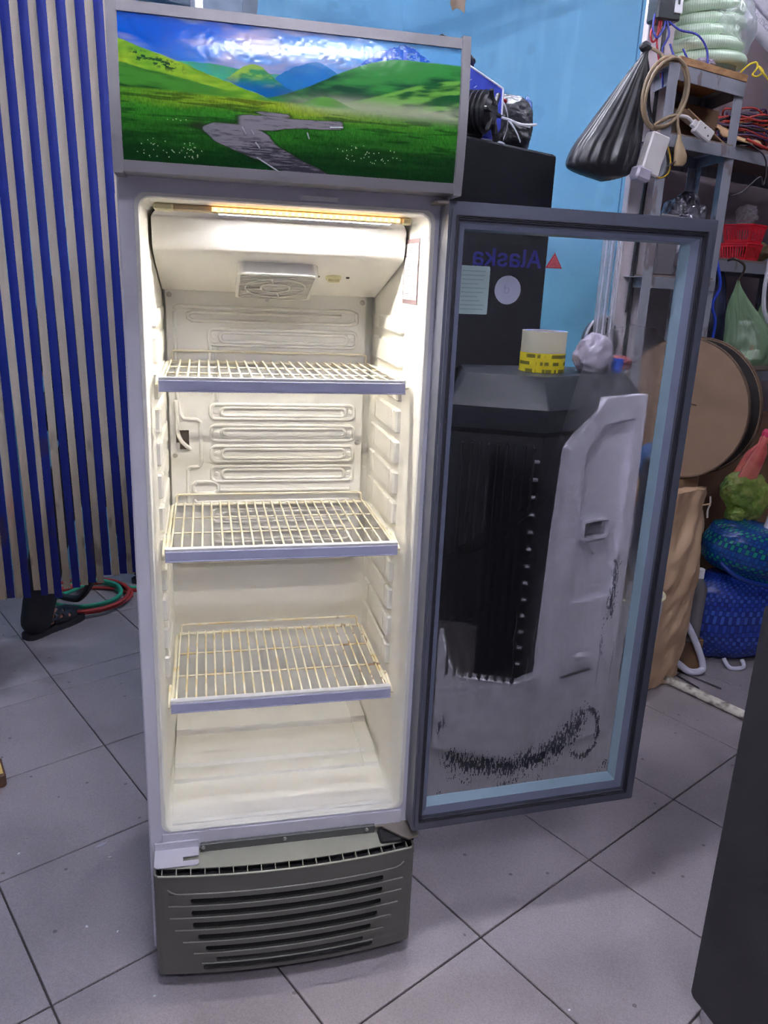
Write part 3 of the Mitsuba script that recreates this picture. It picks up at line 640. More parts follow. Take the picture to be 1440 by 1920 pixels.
def drop_dark_w(p, n, uv):
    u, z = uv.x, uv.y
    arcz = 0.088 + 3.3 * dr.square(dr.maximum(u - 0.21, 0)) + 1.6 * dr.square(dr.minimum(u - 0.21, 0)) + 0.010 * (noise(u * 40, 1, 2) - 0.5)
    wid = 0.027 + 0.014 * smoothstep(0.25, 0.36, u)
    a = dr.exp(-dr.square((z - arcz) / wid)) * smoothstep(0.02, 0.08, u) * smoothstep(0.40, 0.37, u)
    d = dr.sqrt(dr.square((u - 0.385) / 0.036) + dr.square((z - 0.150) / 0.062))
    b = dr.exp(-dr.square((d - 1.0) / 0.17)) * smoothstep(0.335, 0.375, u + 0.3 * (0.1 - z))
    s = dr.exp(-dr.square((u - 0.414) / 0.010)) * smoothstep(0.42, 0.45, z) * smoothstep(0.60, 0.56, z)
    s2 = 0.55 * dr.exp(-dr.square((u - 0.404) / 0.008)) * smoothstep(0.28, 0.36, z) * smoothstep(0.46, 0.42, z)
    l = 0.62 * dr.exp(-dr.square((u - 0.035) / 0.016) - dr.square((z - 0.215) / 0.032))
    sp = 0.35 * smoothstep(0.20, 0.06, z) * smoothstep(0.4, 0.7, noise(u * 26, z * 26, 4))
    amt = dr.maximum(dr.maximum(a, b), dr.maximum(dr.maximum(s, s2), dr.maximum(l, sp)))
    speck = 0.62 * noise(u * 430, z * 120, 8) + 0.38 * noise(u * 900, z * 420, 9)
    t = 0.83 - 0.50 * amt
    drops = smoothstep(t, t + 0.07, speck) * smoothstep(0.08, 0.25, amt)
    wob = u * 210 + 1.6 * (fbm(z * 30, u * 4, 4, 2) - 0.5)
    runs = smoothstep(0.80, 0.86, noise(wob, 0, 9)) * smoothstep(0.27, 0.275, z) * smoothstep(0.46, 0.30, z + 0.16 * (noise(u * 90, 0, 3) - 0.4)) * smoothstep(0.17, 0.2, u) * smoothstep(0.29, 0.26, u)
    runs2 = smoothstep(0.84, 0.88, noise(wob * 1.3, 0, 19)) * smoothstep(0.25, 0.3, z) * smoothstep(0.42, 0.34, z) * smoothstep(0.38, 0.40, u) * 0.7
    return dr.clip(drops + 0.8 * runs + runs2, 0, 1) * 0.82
scene['mat_mist'] = {'type': 'blendbsdf', 'weight': proc(lambda p, n, uv: dr.maximum(mist_w(p, n, uv), drop_dark_w(p, n, uv))), 'a': {'type': 'null'},
    'b': {'type': 'principledthin', 'base_color': proc(lambda p, n, uv: mix(mi.Color3f(0.30, 0.295, 0.305), mi.Color3f(0.02, 0.022, 0.03), smoothstep(0.1, 0.4, drop_dark_w(p, n, uv)))), 'roughness': 0.5, 'diff_trans': 1.1}}
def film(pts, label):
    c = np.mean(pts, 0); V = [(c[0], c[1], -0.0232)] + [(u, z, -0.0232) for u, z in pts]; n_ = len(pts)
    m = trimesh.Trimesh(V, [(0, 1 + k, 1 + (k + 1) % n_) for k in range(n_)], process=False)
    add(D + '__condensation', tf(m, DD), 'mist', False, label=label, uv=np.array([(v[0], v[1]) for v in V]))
film([(0.0125, 0.037), (0.4615, 0.037), (0.4615, 1.03), (0.43, 1.055), (0.38, 1.062), (0.33, 1.05), (0.285, 1.00), (0.26, 0.90), (0.23, 0.78), (0.19, 0.68), (0.13, 0.62), (0.07, 0.60), (0.0125, 0.60)], 'misty condensation with dark-painted running drops on the glass')
# prints on the outside of the glass, seen from behind
mat('logo_blue', (10, 14, 110), 0.5); mat('logo_red', (176, 52, 66), 0.5); mat('film', (148, 168, 168), 0.5); mat('round_film', (158, 160, 180), 0.5); mat('film_print', (128, 148, 150), 0.5)
tx = meshkit.text_mesh('Alaska', 0.030, 0.0006, True); w_ = tx.bounds[1][0] - tx.bounds[0][0]
tx.vertices[:, 0] = 0.172 - (tx.vertices[:, 0] - tx.bounds[0][0]) * (0.137 / w_); tx.vertices[:, 1] += 1.1585; tx.vertices[:, 2] -= 0.0262; tx.invert()
add(D + '__logo_lettering', tf(tx, DD), 'logo_blue', False, label='blue shop lettering read from behind')
tr = extrude(Polygon([(0.180, 1.159), (0.215, 1.159), (0.1975, 1.187)]), 0.0006); tr.apply_translation((0, 0, -0.0262)); add(D + '__logo_triangle', tf(tr, DD), 'logo_red', False, label='red triangle sign beside the lettering')
for s in (0.72, 0.48, 0.26):
    c = np.array([0.1995, 1.1675]); q = c + (np.array([(0.180, 1.159), (0.215, 1.159), (0.1975, 1.187)]) - c) * s; q2 = c + (q - c) * 0.86
    t3 = extrude(ring(q, q2), 0.0003); t3.apply_translation((0, 0, -0.0255)); mat('logo_line', (214, 120, 124), 0.5); add(D + '__logo_triangle__line', tf(t3, DD), 'logo_line', False)
f1 = extrude(rr(0.008, 0.0705, 1.071, 1.1565, 0.003), 0.0006); f1.apply_translation((0, 0, -0.0265)); add(D + '__label_film', tf(f1, DD), 'film', False, label='pale green rectangular sticker seen from behind')
ln = [tf(cbox(0.016, 0.016 + rng.uniform(0.03, 0.048), z - 0.0012, z + 0.0012, -0.0256, -0.0253, 0), DD) for z in np.arange(1.08, 1.15, 0.0075)]
add(D + '__label_film__print', cat_(ln), 'film_print', False)
f2 = extrude(np.array([(0.1085 + 0.0262 * math.cos(t), 1.1165 + 0.0258 * math.sin(t)) for t in np.linspace(0, 2 * PI, 49)[:-1]]), 0.0006); f2.apply_translation((0, 0, -0.0265)); add(D + '__round_sticker', tf(f2, DD), 'round_film', False, label='pale round sticker seen from behind')
mat('round_print', (140, 142, 166), 0.5)
t4 = meshkit.text_mesh('d', 0.016, 0.0003); t4.vertices[:, 0] = 0.113 - t4.vertices[:, 0]; t4.vertices[:, 1] += 1.110; t4.vertices[:, 2] -= 0.0258; t4.invert(); add(D + '__round_sticker__print', tf(t4, DD), 'round_print', False)
mat('handle_grey', (70, 72, 80), 0.4)
hn = tube(spline([(0.50, 0.52, -0.056), (0.50, 0.53, -0.085), (0.50, 0.58, -0.09), (0.50, 0.72, -0.09), (0.50, 0.77, -0.085), (0.50, 0.78, -0.056)], 6), 0.009, 10); add(D + '__handle', tf(hn, DD), 'handle_grey', True)

# ---- three wire shelves resting in the cooler
SH = [(0.934, 'wire shelf with grey front rail, topmost of the three, under the fan box', 0.0, 'wire'), (0.601, 'wire shelf with grey front rail in the middle of the cooler', 0.0, 'wire'), (0.269, 'rust-spotted wire shelf with grey front rail, lowest of the three', 0.0, 'old_wire')]
def make_shelf(zs, label, tilt, wm):
    k = thing('wire_shelf', label, 'shelf', 'wire shelves in the cooler')
    x0, x1, yf, yb = 0.0155, 0.4835, 0.052, 0.388
    fr = [(x0 + 0.004, yf + 0.004), (x0 + 0.004, yb - 0.01), (x0 + 0.012, yb), (x1 - 0.012, yb), (x1 - 0.004, yb - 0.01), (x1 - 0.004, yf + 0.004)]
    P = np.array([(x, y, zs - 0.003) for x, y in fr]); P = np.vstack([np.linspace(P[i], P[i + 1], 5, endpoint=False) for i in range(len(P) - 1)] + [P[-1:]])
    add(k + '__frame', tube(P, 0.0038, 8), wm, True)
    for i in range(23):
        x = x0 + 0.012 + i * (x1 - x0 - 0.024) / 22
        add(k + '__rod', tube([(x, yf - 0.001, zs + 0.0015), (x, (yf + yb) / 2, zs + 0.0015), (x, yb + 0.002, zs + 0.0015)], 0.0022, 6), wm, True)
    for y in (yf + 0.115, yf + 0.225, yf + 0.012):
        add(k + '__cross_wire', tube([(x0, y, zs - 0.002), (0.25, y, zs - 0.002), (x1, y, zs - 0.002)], 0.0024, 6), wm, True)
    bw = [(x0 + 0.014, yb, zs - 0.002), (x0 + 0.014, yb, zs + 0.017), (x0 + 0.018, yb, zs + 0.0215), (x0 + 0.03, yb, zs + 0.022), (x1 - 0.03, yb, zs + 0.022), (x1 - 0.018, yb, zs + 0.0215), (x1 - 0.014, yb, zs + 0.017), (x1 - 0.014, yb, zs - 0.002)]
    add(k + '__back_rail', tube(bw, 0.0029, 8), wm, True)
    rail = yz(Polygon([(yf - 0.004, zs + 0.0035), (yf + 0.010, zs + 0.0035), (yf + 0.010, zs - 0.001), (yf + 0.002, zs - 0.001), (yf + 0.002, zs - 0.022), (yf - 0.004, zs - 0.022)]), x0 + 0.001, x1 - 0.001)
    add(k + '__front_rail', rail, 'rail_white', 20)
    add(k + '__front_rail__price_strip', cbox(x0 + 0.0015, x1 - 0.0015, yf - 0.0062, yf - 0.0035, zs - 0.0200, zs - 0.0015, 0.0008), 'price_rail', label='lilac grey price strip')
    add(k + '__front_rail__bead', cbox(x0 + 0.001, x1 - 0.001, yf - 0.0072, yf - 0.0035, zs - 0.0228, zs - 0.0200, 0.0008), 'price_rail')
    for s in (x0 - 0.002, x1 + 0.002):
        add(k + '__end_hook', tube(spline([(s, yf + 0.075, zs - 0.002), (s, yf + 0.06, zs + 0.002), (s, yf + 0.03, zs - 0.003), (s, yf + 0.003, zs - 0.009), (s, yf - 0.002, zs - 0.012)], 5), 0.0036, 8), wm, True)
for a in SH: make_shelf(*a)
# ------------------------------------------------------------------ striped strip curtain at the left
def dirt(base, dark, stain=None):
    b, d = C3(base), C3(dark)
    def fn(p, n, uv):
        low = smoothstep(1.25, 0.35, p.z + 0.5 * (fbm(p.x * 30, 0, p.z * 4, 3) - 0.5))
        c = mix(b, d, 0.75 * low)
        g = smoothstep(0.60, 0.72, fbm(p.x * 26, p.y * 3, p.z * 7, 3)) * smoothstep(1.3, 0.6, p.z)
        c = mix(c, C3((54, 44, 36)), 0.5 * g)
        if stain:
            r = dr.exp(-dr.square((p.z - 0.62) / 0.07)) * smoothstep(-0.60, -0.66, p.x) + 0.45 * dr.exp(-dr.square((p.z - 0.64) / 0.06)) * dr.exp(-dr.square((p.x + 0.57) / 0.03))
            c = mix(c, C3((168, 40, 70)), dr.clip(0.7 * r, 0, 1))
        th = 0.93 + 0.14 * noise(p.x * 900, 0, p.z * 14)
        return c * th
    return fn
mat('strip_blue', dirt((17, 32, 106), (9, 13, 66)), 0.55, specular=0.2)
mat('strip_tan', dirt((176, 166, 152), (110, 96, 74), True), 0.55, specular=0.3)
SB = [(-0.785, -0.73, -0.05), (-0.732, -0.672, -0.05), (-0.679, -0.66, -0.048), (-0.627, -0.611, -0.045), (-0.575, -0.552, -0.046), (-0.522, -0.492, -0.042), (-0.469, -0.447, -0.051), (-0.415, -0.384, -0.014), (-0.362, -0.327, 0.001),
      (-0.307, -0.268, 0.032), (-0.252, -0.211, 0.034), (-0.197, -0.168, 0.036), (-0.145, -0.125, 0.03), (-0.092, -0.08, 0.03)]
tan_z = [-0.05, -0.05, -0.05, -0.05, -0.02, -0.037, -0.021, -0.006, -0.005, 0.029, 0.027, 0.03, 0.03]
CU = thing('strip_curtain', 'hanging curtain of dark blue and cream vertical strips at the left', 'curtain')
def strip(xt, xb, zb, w_t, w_b, m, ph, y0):
    g = []
    for t in np.linspace(0, 1, 22):
        z = 2.30 + (zb - 2.30) * t; s = (2.30 - z) / (1.9 - zb); x = xt + (xb - xt) * np.clip((1.9 - z) / (1.9 - zb), -0.2, 1); w = w_t + (w_b - w_t) * max(0, (1.9 - z) / (1.9 - zb))
        dx = 0.0022 * math.sin(5 * t + ph) * t; y = y0 + 0.006 * math.sin(3.1 * t + ph * 1.7) * t
        rowp = []
        for u in (-0.5, -0.17, 0.17, 0.5):
            rowp.append((x + dx + u * w, y + 0.002 * math.cos(u * 3) * (1 if m == 'strip_tan' else -1), z))
        g.append(rowp)
    add(CU + '__strip', sheet(g, 0.0012), m, 40)
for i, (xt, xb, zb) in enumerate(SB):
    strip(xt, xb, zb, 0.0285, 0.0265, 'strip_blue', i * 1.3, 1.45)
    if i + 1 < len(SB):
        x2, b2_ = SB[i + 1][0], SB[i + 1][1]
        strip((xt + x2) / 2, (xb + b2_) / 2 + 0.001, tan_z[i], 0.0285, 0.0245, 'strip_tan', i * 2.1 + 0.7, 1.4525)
add(CU + '__rail', cbox(-0.83, -0.04, 1.435, 1.468, 2.28, 2.32, 0.004), 'white_metal')
for x in (-0.75, -0.12): add(CU + '__hanger', cbox(x - 0.006, x + 0.006, 1.445, 1.457, 2.31, ZC + 0.002, 0.002), 'white_metal')

# ------------------------------------------------------------------ person walking behind the curtain
mat('skin', mottle((176, 120, 98), (160, 106, 86), 20), 0.5)
mat('trousers', (16, 15, 20), 0.85)
mat('shirt', (60, 66, 80), 0.85)
mat('hair', (22, 18, 16), 0.6)
mat('sandal', mottle((38, 36, 46), (28, 27, 36), 40), 0.5)
mat('sandal_sole', (30, 28, 32), 0.7)
PE = thing('person', 'person in black trousers and dark sandals walking behind the striped curtain', 'person')
fdir = np.array([0.64, 0.77, 0]); fdir /= np.linalg.norm(fdir); rdir = np.array([fdir[1], -fdir[0], 0])
def ball(p, r, n=24):
    s = trimesh.creation.icosphere(subdivisions=2, radius=r); s.apply_translation(p); return s
def bone(p, q, r0, r1): return man(trimesh.convex.convex_hull(np.vstack([ball(p, r0).vertices, ball(q, r1).vertices])))
def fuse(bones, L=0.02, it=10):
    m = bones[0]
    for b in bones[1:]: m = m + b
    t = as_mesh(m.refine_to_length(L)); trimesh.smoothing.filter_taubin(t, iterations=it); return t
pel = np.array([-0.41, 2.03, 0.56]); chest = np.array([-0.375, 2.07, 0.92]); neck = np.array([-0.355, 2.095, 1.10]); head = np.array([-0.335, 2.12, 1.215])
hipR, hipL = pel + rdir * 0.09 + [0, 0, -0.02], pel - rdir * 0.09 + [0, 0, -0.02]
kneR, ankR = np.array([-0.525, 1.885, 0.12]), np.array([-0.597, 1.752, -0.25])
kneL, ankL = np.array([-0.30, 2.27, 0.13]), np.array([-0.215, 2.33, -0.25])
shR, shL = chest + rdir * 0.17 + [0, 0, 0.10], chest - rdir * 0.17 + [0, 0, 0.10]
elR, wrR = shR + fdir * 0.06 + [0, 0, -0.27], shR + fdir * 0.24 + [0, 0, -0.42]
elL, wrL = shL - fdir * 0.07 + [0, 0, -0.27], shL + fdir * 0.02 + [0, 0, -0.50]
def foot_tf(heel): return frame_tf((heel[0], heel[1], FL), fdir, -rdir)
heelR, heelL = np.array([-0.628, 1.712]), np.array([-0.245, 2.29])
def foot_bones(heel):
    M = foot_tf(heel); P = lambda x, y, z: (M @ np.array([x, y, z, 1]))[:3]
    bs = [bone(P(0.045, 0, 0.048), P(0.06, 0, 0.085), 0.030, 0.034), bone(P(0.05, 0, 0.05), P(0.19, -0.004, 0.046), 0.030, 0.024), bone(P(0.05, 0, 0.09), P(0.19, -0.006, 0.05), 0.03, 0.022), bone(P(0.17, 0.022, 0.042), P(0.225, 0.024, 0.038), 0.021, 0.016), bone(P(0.16, -0.022, 0.04), P(0.20, -0.026, 0.036), 0.018, 0.013)]
    for k, (y, L_) in enumerate(((0.028, 0.262), (0.010, 0.258), (-0.004, 0.25), (-0.017, 0.24), (-0.029, 0.226))):
        bs.append(bone(P(0.19, y * 0.9, 0.04), P(L_ - 0.01, y, 0.034), 0.014, 0.0115 if k == 0 else 0.0085))
    return bs
hand = lambda w, d: [bone(w, w + d * 0.07, 0.026, 0.034)] + [bone(w + d * 0.07 + rdir * o, w + d * (0.13 + e) + rdir * o * 1.1 + fdir * 0.012, 0.010, 0.0085) for o, e in ((-0.027, 0.02), (-0.009, 0.035), (0.009, 0.03), (0.026, 0.01))] + [bone(w + d * 0.03 + fdir * 0.02, w + d * 0.08 + fdir * 0.05, 0.011, 0.009)]
dn = np.array([0, 0, -1.0])
body = [bone(hipR, kneR, 0.085, 0.058), bone(kneR, ankR, 0.056, 0.038), bone(hipL, kneL, 0.085, 0.058), bone(kneL, ankL, 0.056, 0.038),
        bone(hipR, hipL, 0.10, 0.10), bone(pel, chest, 0.125, 0.14), bone(chest, chest + [0, 0, 0.08], 0.14, 0.11), bone(shR, shL, 0.06, 0.06), bone(chest + [0, 0, 0.1], neck, 0.07, 0.052), bone(neck, head, 0.05, 0.06),
        bone(head + [0, 0, 0.03], head + fdir * 0.015 + [0, 0, -0.03], 0.085, 0.068), bone(head - fdir * 0.03 + [0, 0, 0.03], head + [0, 0, 0.04], 0.078, 0.08), bone(head + fdir * 0.07 + [0, 0, -0.015], head + fdir * 0.088 + [0, 0, -0.025], 0.012, 0.012),
        bone(head + rdir * 0.078, head + rdir * 0.08 + [0, 0, 0.02], 0.012, 0.014), bone(head - rdir * 0.078, head - rdir * 0.08 + [0, 0, 0.02], 0.012, 0.014),
        bone(shR, elR, 0.05, 0.04), bone(elR, wrR, 0.04, 0.027), bone(shL, elL, 0.05, 0.04), bone(elL, wrL, 0.04, 0.027)]
for bs in (foot_bones(heelR), foot_bones(heelL)): body += bs
body += hand(wrR, (dn * 0.6 + fdir * 0.8)) + hand(wrL, dn)
body += [bone(ankR, (foot_tf(heelR) @ np.array([0.05, 0, 0.07, 1]))[:3], 0.038, 0.034), bone(ankL, (foot_tf(heelL) @ np.array([0.05, 0, 0.07, 1]))[:3], 0.038, 0.034)]
add(PE, fuse(body, 0.012, 6), 'skin', True)
add(PE + '__trousers', fuse([bone(hipR, kneR, 0.10, 0.078), bone(kneR, ankR + [0.006, 0.010, 0.012], 0.078, 0.062), bone(ankR + [0.006, 0.010, 0.012], ankR + [0.0, 0.0, -0.02], 0.062, 0.060), bone(hipL, kneL, 0.10, 0.078), bone(kneL, ankL, 0.078, 0.066), bone(hipR, hipL, 0.115, 0.115), bone(pel, pel + [0, 0, 0.12], 0.135, 0.135)], 0.02, 8), 'trousers', True, label='loose black trousers')
add(PE + '__shirt', fuse([bone(pel + [0, 0, 0.02], chest, 0.142, 0.152), bone(chest, chest + [0, 0, 0.09], 0.152, 0.115), bone(shR, shL, 0.072, 0.072), bone(shR, elR, 0.064, 0.055), bone(shL, elL, 0.064, 0.055)], 0.02, 8), 'shirt', True)
add(PE + '__hair', fuse([bone(head - fdir * 0.025 + [0, 0, 0.05], head + [0, 0, 0.058], 0.082, 0.084)], 0.012, 6), 'hair', True)
def sandal(heel):
    M = foot_tf(heel)
    out = []
    for x, w in ((0.0, 0.016), (0.01, 0.030), (0.04, 0.036), (0.09, 0.036), (0.14, 0.041), (0.19, 0.047), (0.24, 0.046), (0.27, 0.036), (0.287, 0.018)): out.append((x - 0.008, w))
    S = spline([(x, w) for x, w in out], 4); sole = Polygon(np.vstack([S, S[::-1] * [1, -1]])).buffer(0.002)
    so = extrude(sole, 0.022)
    add(PE + '__sandal', tf(so, M), 'sandal_sole', 30, label='dark closed-toe sandal')
    key = [k for k in scene if k.startswith(PE + '__sandal') and k.count('__') == 1][-1]
    P = lambda x, y, z: np.array([x, y, z])
    up = [bone(P(0.155, 0, 0.045), P(0.20, 0, 0.036), 0.042, 0.042), bone(P(0.20, 0.008, 0.034), P(0.245, 0.006, 0.026), 0.040, 0.031), bone(P(0.10, 0, 0.055), P(0.16, 0, 0.048), 0.038, 0.040)]
    u = up[0] + up[1] + up[2]
    base = man(cbox(-0.1, 0.4, -0.2, 0.2, -0.1, 0.012, 0)); u = u - base
    for x, z, r in ((0.145, 0.058, 0.011), (0.185, 0.05, 0.008), (0.165, 0.075, 0.006)):
        c = trimesh.creation.cylinder(r, 0.2, sections=18); c.apply_transform(trimesh.transformations.rotation_matrix(PI / 2, (1, 0, 0))); c.apply_translation((x, -0.10, z)); u = u - man(c)
    heelcut = man(cbox(0.0, 0.115, -0.1, 0.1, 0.03, 0.2, 0)); u = u - heelcut
    t = as_mesh(u.refine_to_length(0.006)); add(key + '__upper', tf(t, M), 'sandal', 40)
    st_ = [bone(P(0.012, 0, 0.05), P(0.03, 0.03, 0.048), 0.007, 0.006), bone(P(0.012, 0, 0.05), P(0.03, -0.03, 0.048), 0.007, 0.006), bone(P(0.03, 0.033, 0.05), P(0.115, 0.034, 0.055), 0.007, 0.007), bone(P(0.03, -0.033, 0.05), P(0.115, -0.034, 0.055), 0.007, 0.007)]
    add(key + '__heel_strap', tf(fuse(st_, 0.006, 3), M), 'sandal', True)
    mat('sandal_mark', (150, 150, 160), 0.4)
    add(key + '__mark', tf(tube([(0.118, -0.030, 0.076), (0.128, -0.036, 0.064)], 0.0016, 6), M), 'sandal_mark', True)
sandal(heelR); sandal(heelL)

# ------------------------------------------------------------------ hoses on the floor behind the curtain
mat('hose_green', (48, 150, 118), 0.45); mat('hose_red', (150, 44, 40), 0.5); mat('hose_black', (20, 19, 22), 0.5)
def coil(c, R, turns, r, dz, ph, tail, seed):
    g = np.random.default_rng(seed); P = []
    n = int(turns * 28)
    for k in range(n):
        t = ph + 2 * PI * k / 28; rr_ = R * (1 + 0.06 * math.sin(1.7 * t + seed)) + 0.004 * (k // 28)
        P.append((c[0] + rr_ * math.cos(t) * 1.05, c[1] + rr_ * math.sin(t) * 0.95, FL + r * 1.05 + dz * k / 28))
    return tube(spline(P + tail, 3), r, 8)
solo('green_gas_hose', coil((-0.455, 2.10), 0.150, 2.6, 0.0085, 0.0165, 0.5, [(-0.42, 2.27, FL + 0.03), (-0.30, 2.23, FL + 0.009), (-0.15, 2.21, FL + 0.009), (0.2, 2.25, FL + 0.009)], 1), 'hose_green', 'green rubber hose coiled on the floor behind the striped curtain', 'hose')
solo('red_gas_hose', coil((-0.445, 2.07), 0.178, 2.5, 0.0085, 0.0165, 0.2, [(-0.40, 2.27, FL + 0.02), (-0.30, 2.20, FL + 0.009), (-0.15, 2.175, FL + 0.009), (0.2, 2.20, FL + 0.009)], 2), 'hose_red', 'dark red rubber hose coiled around the green hose', 'hose')
solo('black_cable', tube(spline([(-0.345, 1.66, 0.40), (-0.350, 1.72, 0.16), (-0.362, 1.80, -0.02), (-0.39, 1.87, -0.15), (-0.45, 1.93, -0.25), (-0.51, 1.965, FL + 0.072), (-0.58, 2.03, FL + 0.068), (-0.70, 2.12, FL + 0.016)], 6), 0.0145, 10), 'hose_black', 'thick black cable drooping to the floor beside the sandal', 'cable')

# ------------------------------------------------------------------ small things on the floor
def plank_col(p, n, uv):
    g = fbm(p.x * 6, p.y * 60, p.z * 60, 3); top = smoothstep(0.7, 0.9, n.z)
    return mix(mix(C3((92, 62, 40)), C3((70, 44, 28)), g), mix(C3((222, 190, 116)), C3((206, 170, 96)), g), top)
mat('plank', plank_col, 0.6)
solo('wooden_plank', tf(cbox(-0.5, 0.0, -0.05, 0.05, 0, 0.045, 0.006), rotz(20, (-0.504, 0.748, FL))), 'plank', 'end of a wooden plank with a yellow top at the left edge of the photo', 'plank')
mat('scrap_white', (232, 232, 236), 0.6); mat('scrap_film', (160, 156, 166), 0.4); mat('scrap_grey', (150, 146, 150), 0.7)
def scrap(x, y, s, asp, rot, m, label, nm='paper_scrap'):
    k = 9; a = np.sort(rng.uniform(0, 2 * PI, k)); P = [(s * rng.uniform(0.6, 1) * math.cos(t), s * asp * rng.uniform(0.6, 1) * math.sin(t)) for t in a]
    pl_ = Polygon(P).buffer(0)
    if pl_.is_empty or pl_.geom_type != 'Polygon': pl_ = Polygon([(s * math.cos(t), s * asp * math.sin(t)) for t in np.linspace(0, 2 * PI, 8)[:-1]])
    mm = extrude(pl_, 0.0012); solo(nm, tf(mm, rotz(rot, (x, y, FL + 0.0006))), m, label, 'scrap', 'scraps on the floor', False)
scrap(-0.193, 0.402, 0.020, 0.45, 25, 'scrap_film', 'translucent film flake on the floor left of the cooler')
scrap(-0.167, 0.352, 0.0055, 0.6, 0, 'scrap_white', 'small white chip on the floor below the film flake')
scrap(-0.396, 0.403, 0.005, 0.7, 40, 'scrap_white', 'tiny white chip on the floor near the left edge of the photo')
scrap(-0.193, 0.124, 0.005, 0.8, 10, 'scrap_white', 'tiny white chip in the middle of the lit tile')
scrap(-0.123, 0.097, 0.004, 0.8, 70, 'scrap_white', 'tiny white chip on the floor beside the kick grille')
scrap(-0.386, 0.463, 0.010, 0.35, -8, 'scrap_grey', 'small grey paper shred on the floor at the left')
scrap(-0.031, -0.092, 0.004, 0.8, 20, 'scrap_white', 'tiny white chip below the left corner of the kick grille')
scrap(0.820, -0.282, 0.0045, 0.6, 20, 'scrap_white', 'tiny white chip on the tile joint in front')
# ------------------------------------------------------------------ black cabinet behind the cooler and what lies on it
mat('black_panel', mottle((13, 14, 20), (9, 9, 14), 4), 0.5, specular=0.3)
R0 = np.array([1.29, 1.30]); CT = 1.566
MC = np.eye(4); MC[:3, 0] = -AX; MC[:3, 1] = BX; MC[:3, 3] = (R0[0], R0[1], 0); MC[:3, 2] = (0, 0, 1)
MC[:3, 0] = AX
BC = thing('black_cabinet', 'tall matt black cabinet standing behind the cooler and the open door', 'cabinet')
add(BC, tf(cbox(-0.60, 0, 0, 0.50, FL + 0.03, CT, 0.003), MC), 'black_panel')
add(BC + '__door_panel', tf(cbox(-0.597, -0.003, -0.012, 0.0, FL + 0.05, CT - 0.006, 0.003), MC), 'black_panel')
for x in (-0.57, -0.05):
    for y in (0.04, 0.46): add(BC + '__foot', tf(lathe([(0, FL), (0.02, FL), (0.02, FL + 0.032), (0, FL + 0.032)], 14, (x, y, 0)), MC), 'rubber')
mat('black_bag', mottle((30, 32, 38), (14, 15, 19), 14), 0.35, specular=0.5, bump=lambda p, n, uv: fbm(p.x * 34, p.y * 34, p.z * 34, 3), bump_scale=0.010)
mat('red_patch', (168, 44, 52), 0.5); mat('strap_white', (212, 212, 220), 0.45); mat('pack_blue', mottle((58, 74, 178), (40, 52, 150), 20), 0.25, specular=0.6)
mat('white_print', (226, 226, 234), 0.4); mat('black_plastic', (22, 21, 24), 0.35); mat('slate', mottle((74, 86, 100), (52, 62, 74), 12), 0.5); mat('tray_white', (206, 204, 220), 0.35)
mat('bag_dark_blue', (32, 60, 110), 0.35)
bg = blob((1.118, 1.40, CT + 0.085), (0.105, 0.11, 0.105), 5, 0.10, 10, 3, 0.75); bg.vertices[:, 2] = np.maximum(bg.vertices[:, 2], CT + 0.002)
BB = solo('wrapped_bundle', bg, 'black_bag', 'black plastic-wrapped bundle tied with white straps on top of the black cabinet', 'bundle')
add(BB + '__red_patch', tf(blob((0, 0, 0), (0.019, 0.006, 0.013), 3, 0.2, 8, 5), frame_tf((1.085, 1.302, CT + 0.150), (1, 0.1, 0), (0, 0.35, 1))), 'red_patch', True, label='red print on the bundle')
for P, r in (([(1.045, 1.295, CT + 0.175), (1.075, 1.280, CT + 0.15), (1.096, 1.272, CT + 0.11), (1.100, 1.272, CT + 0.07), (1.092, 1.280, CT + 0.03)], 0.0036), ([(1.02, 1.262, CT + 0.100), (1.06, 1.272, CT + 0.097), (1.098, 1.268, CT + 0.09), (1.135, 1.274, CT + 0.082), (1.19, 1.295, CT + 0.078)], 0.0034),
             ([(1.098, 1.268, CT + 0.09), (1.125, 1.266, CT + 0.062), (1.148, 1.266, CT + 0.025)], 0.0036), ([(1.098, 1.268, CT + 0.09), (1.15, 1.268, CT + 0.078), (1.205, 1.275, CT + 0.083)], 0.004)):
    g = [[q + np.array([0, -0.001, -r]), q + np.array([0, -0.003, 0]), q + np.array([0, -0.001, r])] for q in spline(P, 6)]
    add(BB + '__strap', sheet(g, 0.0015), 'strap_white', 40, label='white packing strap')
add(BB + '__blue_fold', blob((1.205, 1.385, CT + 0.10), (0.022, 0.05, 0.085), 4, 0.18, 9, 9), 'bag_dark_blue', True, label='dark blue plastic fold')
pk = xz(Polygon([(0.86, CT + 0.262), (0.93, CT + 0.245), (1.072, CT + 0.178), (1.074, CT + 0.06), (1.05, CT + 0.02), (0.86, CT + 0.10)]), 1.262, 1.36)
PK = solo('blue_package', pk, 'pack_blue', 'blue package with a white edge under clear film beside the black bundle', 'package')
for P in ([(0.86, CT + 0.262), (0.93, CT + 0.245), (1.072, CT + 0.178)], [(1.072, CT + 0.178), (1.074, CT + 0.10)]):
    add(PK + '__white_edge', tube([(x, 1.262, z) for x, z in P], 0.0035, 6), 'white_print')
for k in range(16):
    x, z = rng.uniform(0.93, 1.05), 0; z = CT + 0.222 - (x - 0.93) * 0.56 - rng.uniform(0.012, 0.07); a = rng.uniform(-0.6, 1.2); L_ = rng.uniform(0.006, 0.016)
    add(PK + '__film_glint', tube(spline([(x, 1.2605, z), (x + L_ * 0.5 * math.cos(a), 1.2595, z + L_ * 0.5 * math.sin(a) + 0.002), (x + L_ * math.cos(a + 0.4), 1.2605, z + L_ * math.sin(a + 0.4))], 3), 0.0011, 5), 'white_print', True)  # small white strokes modelled as highlights on the clear film
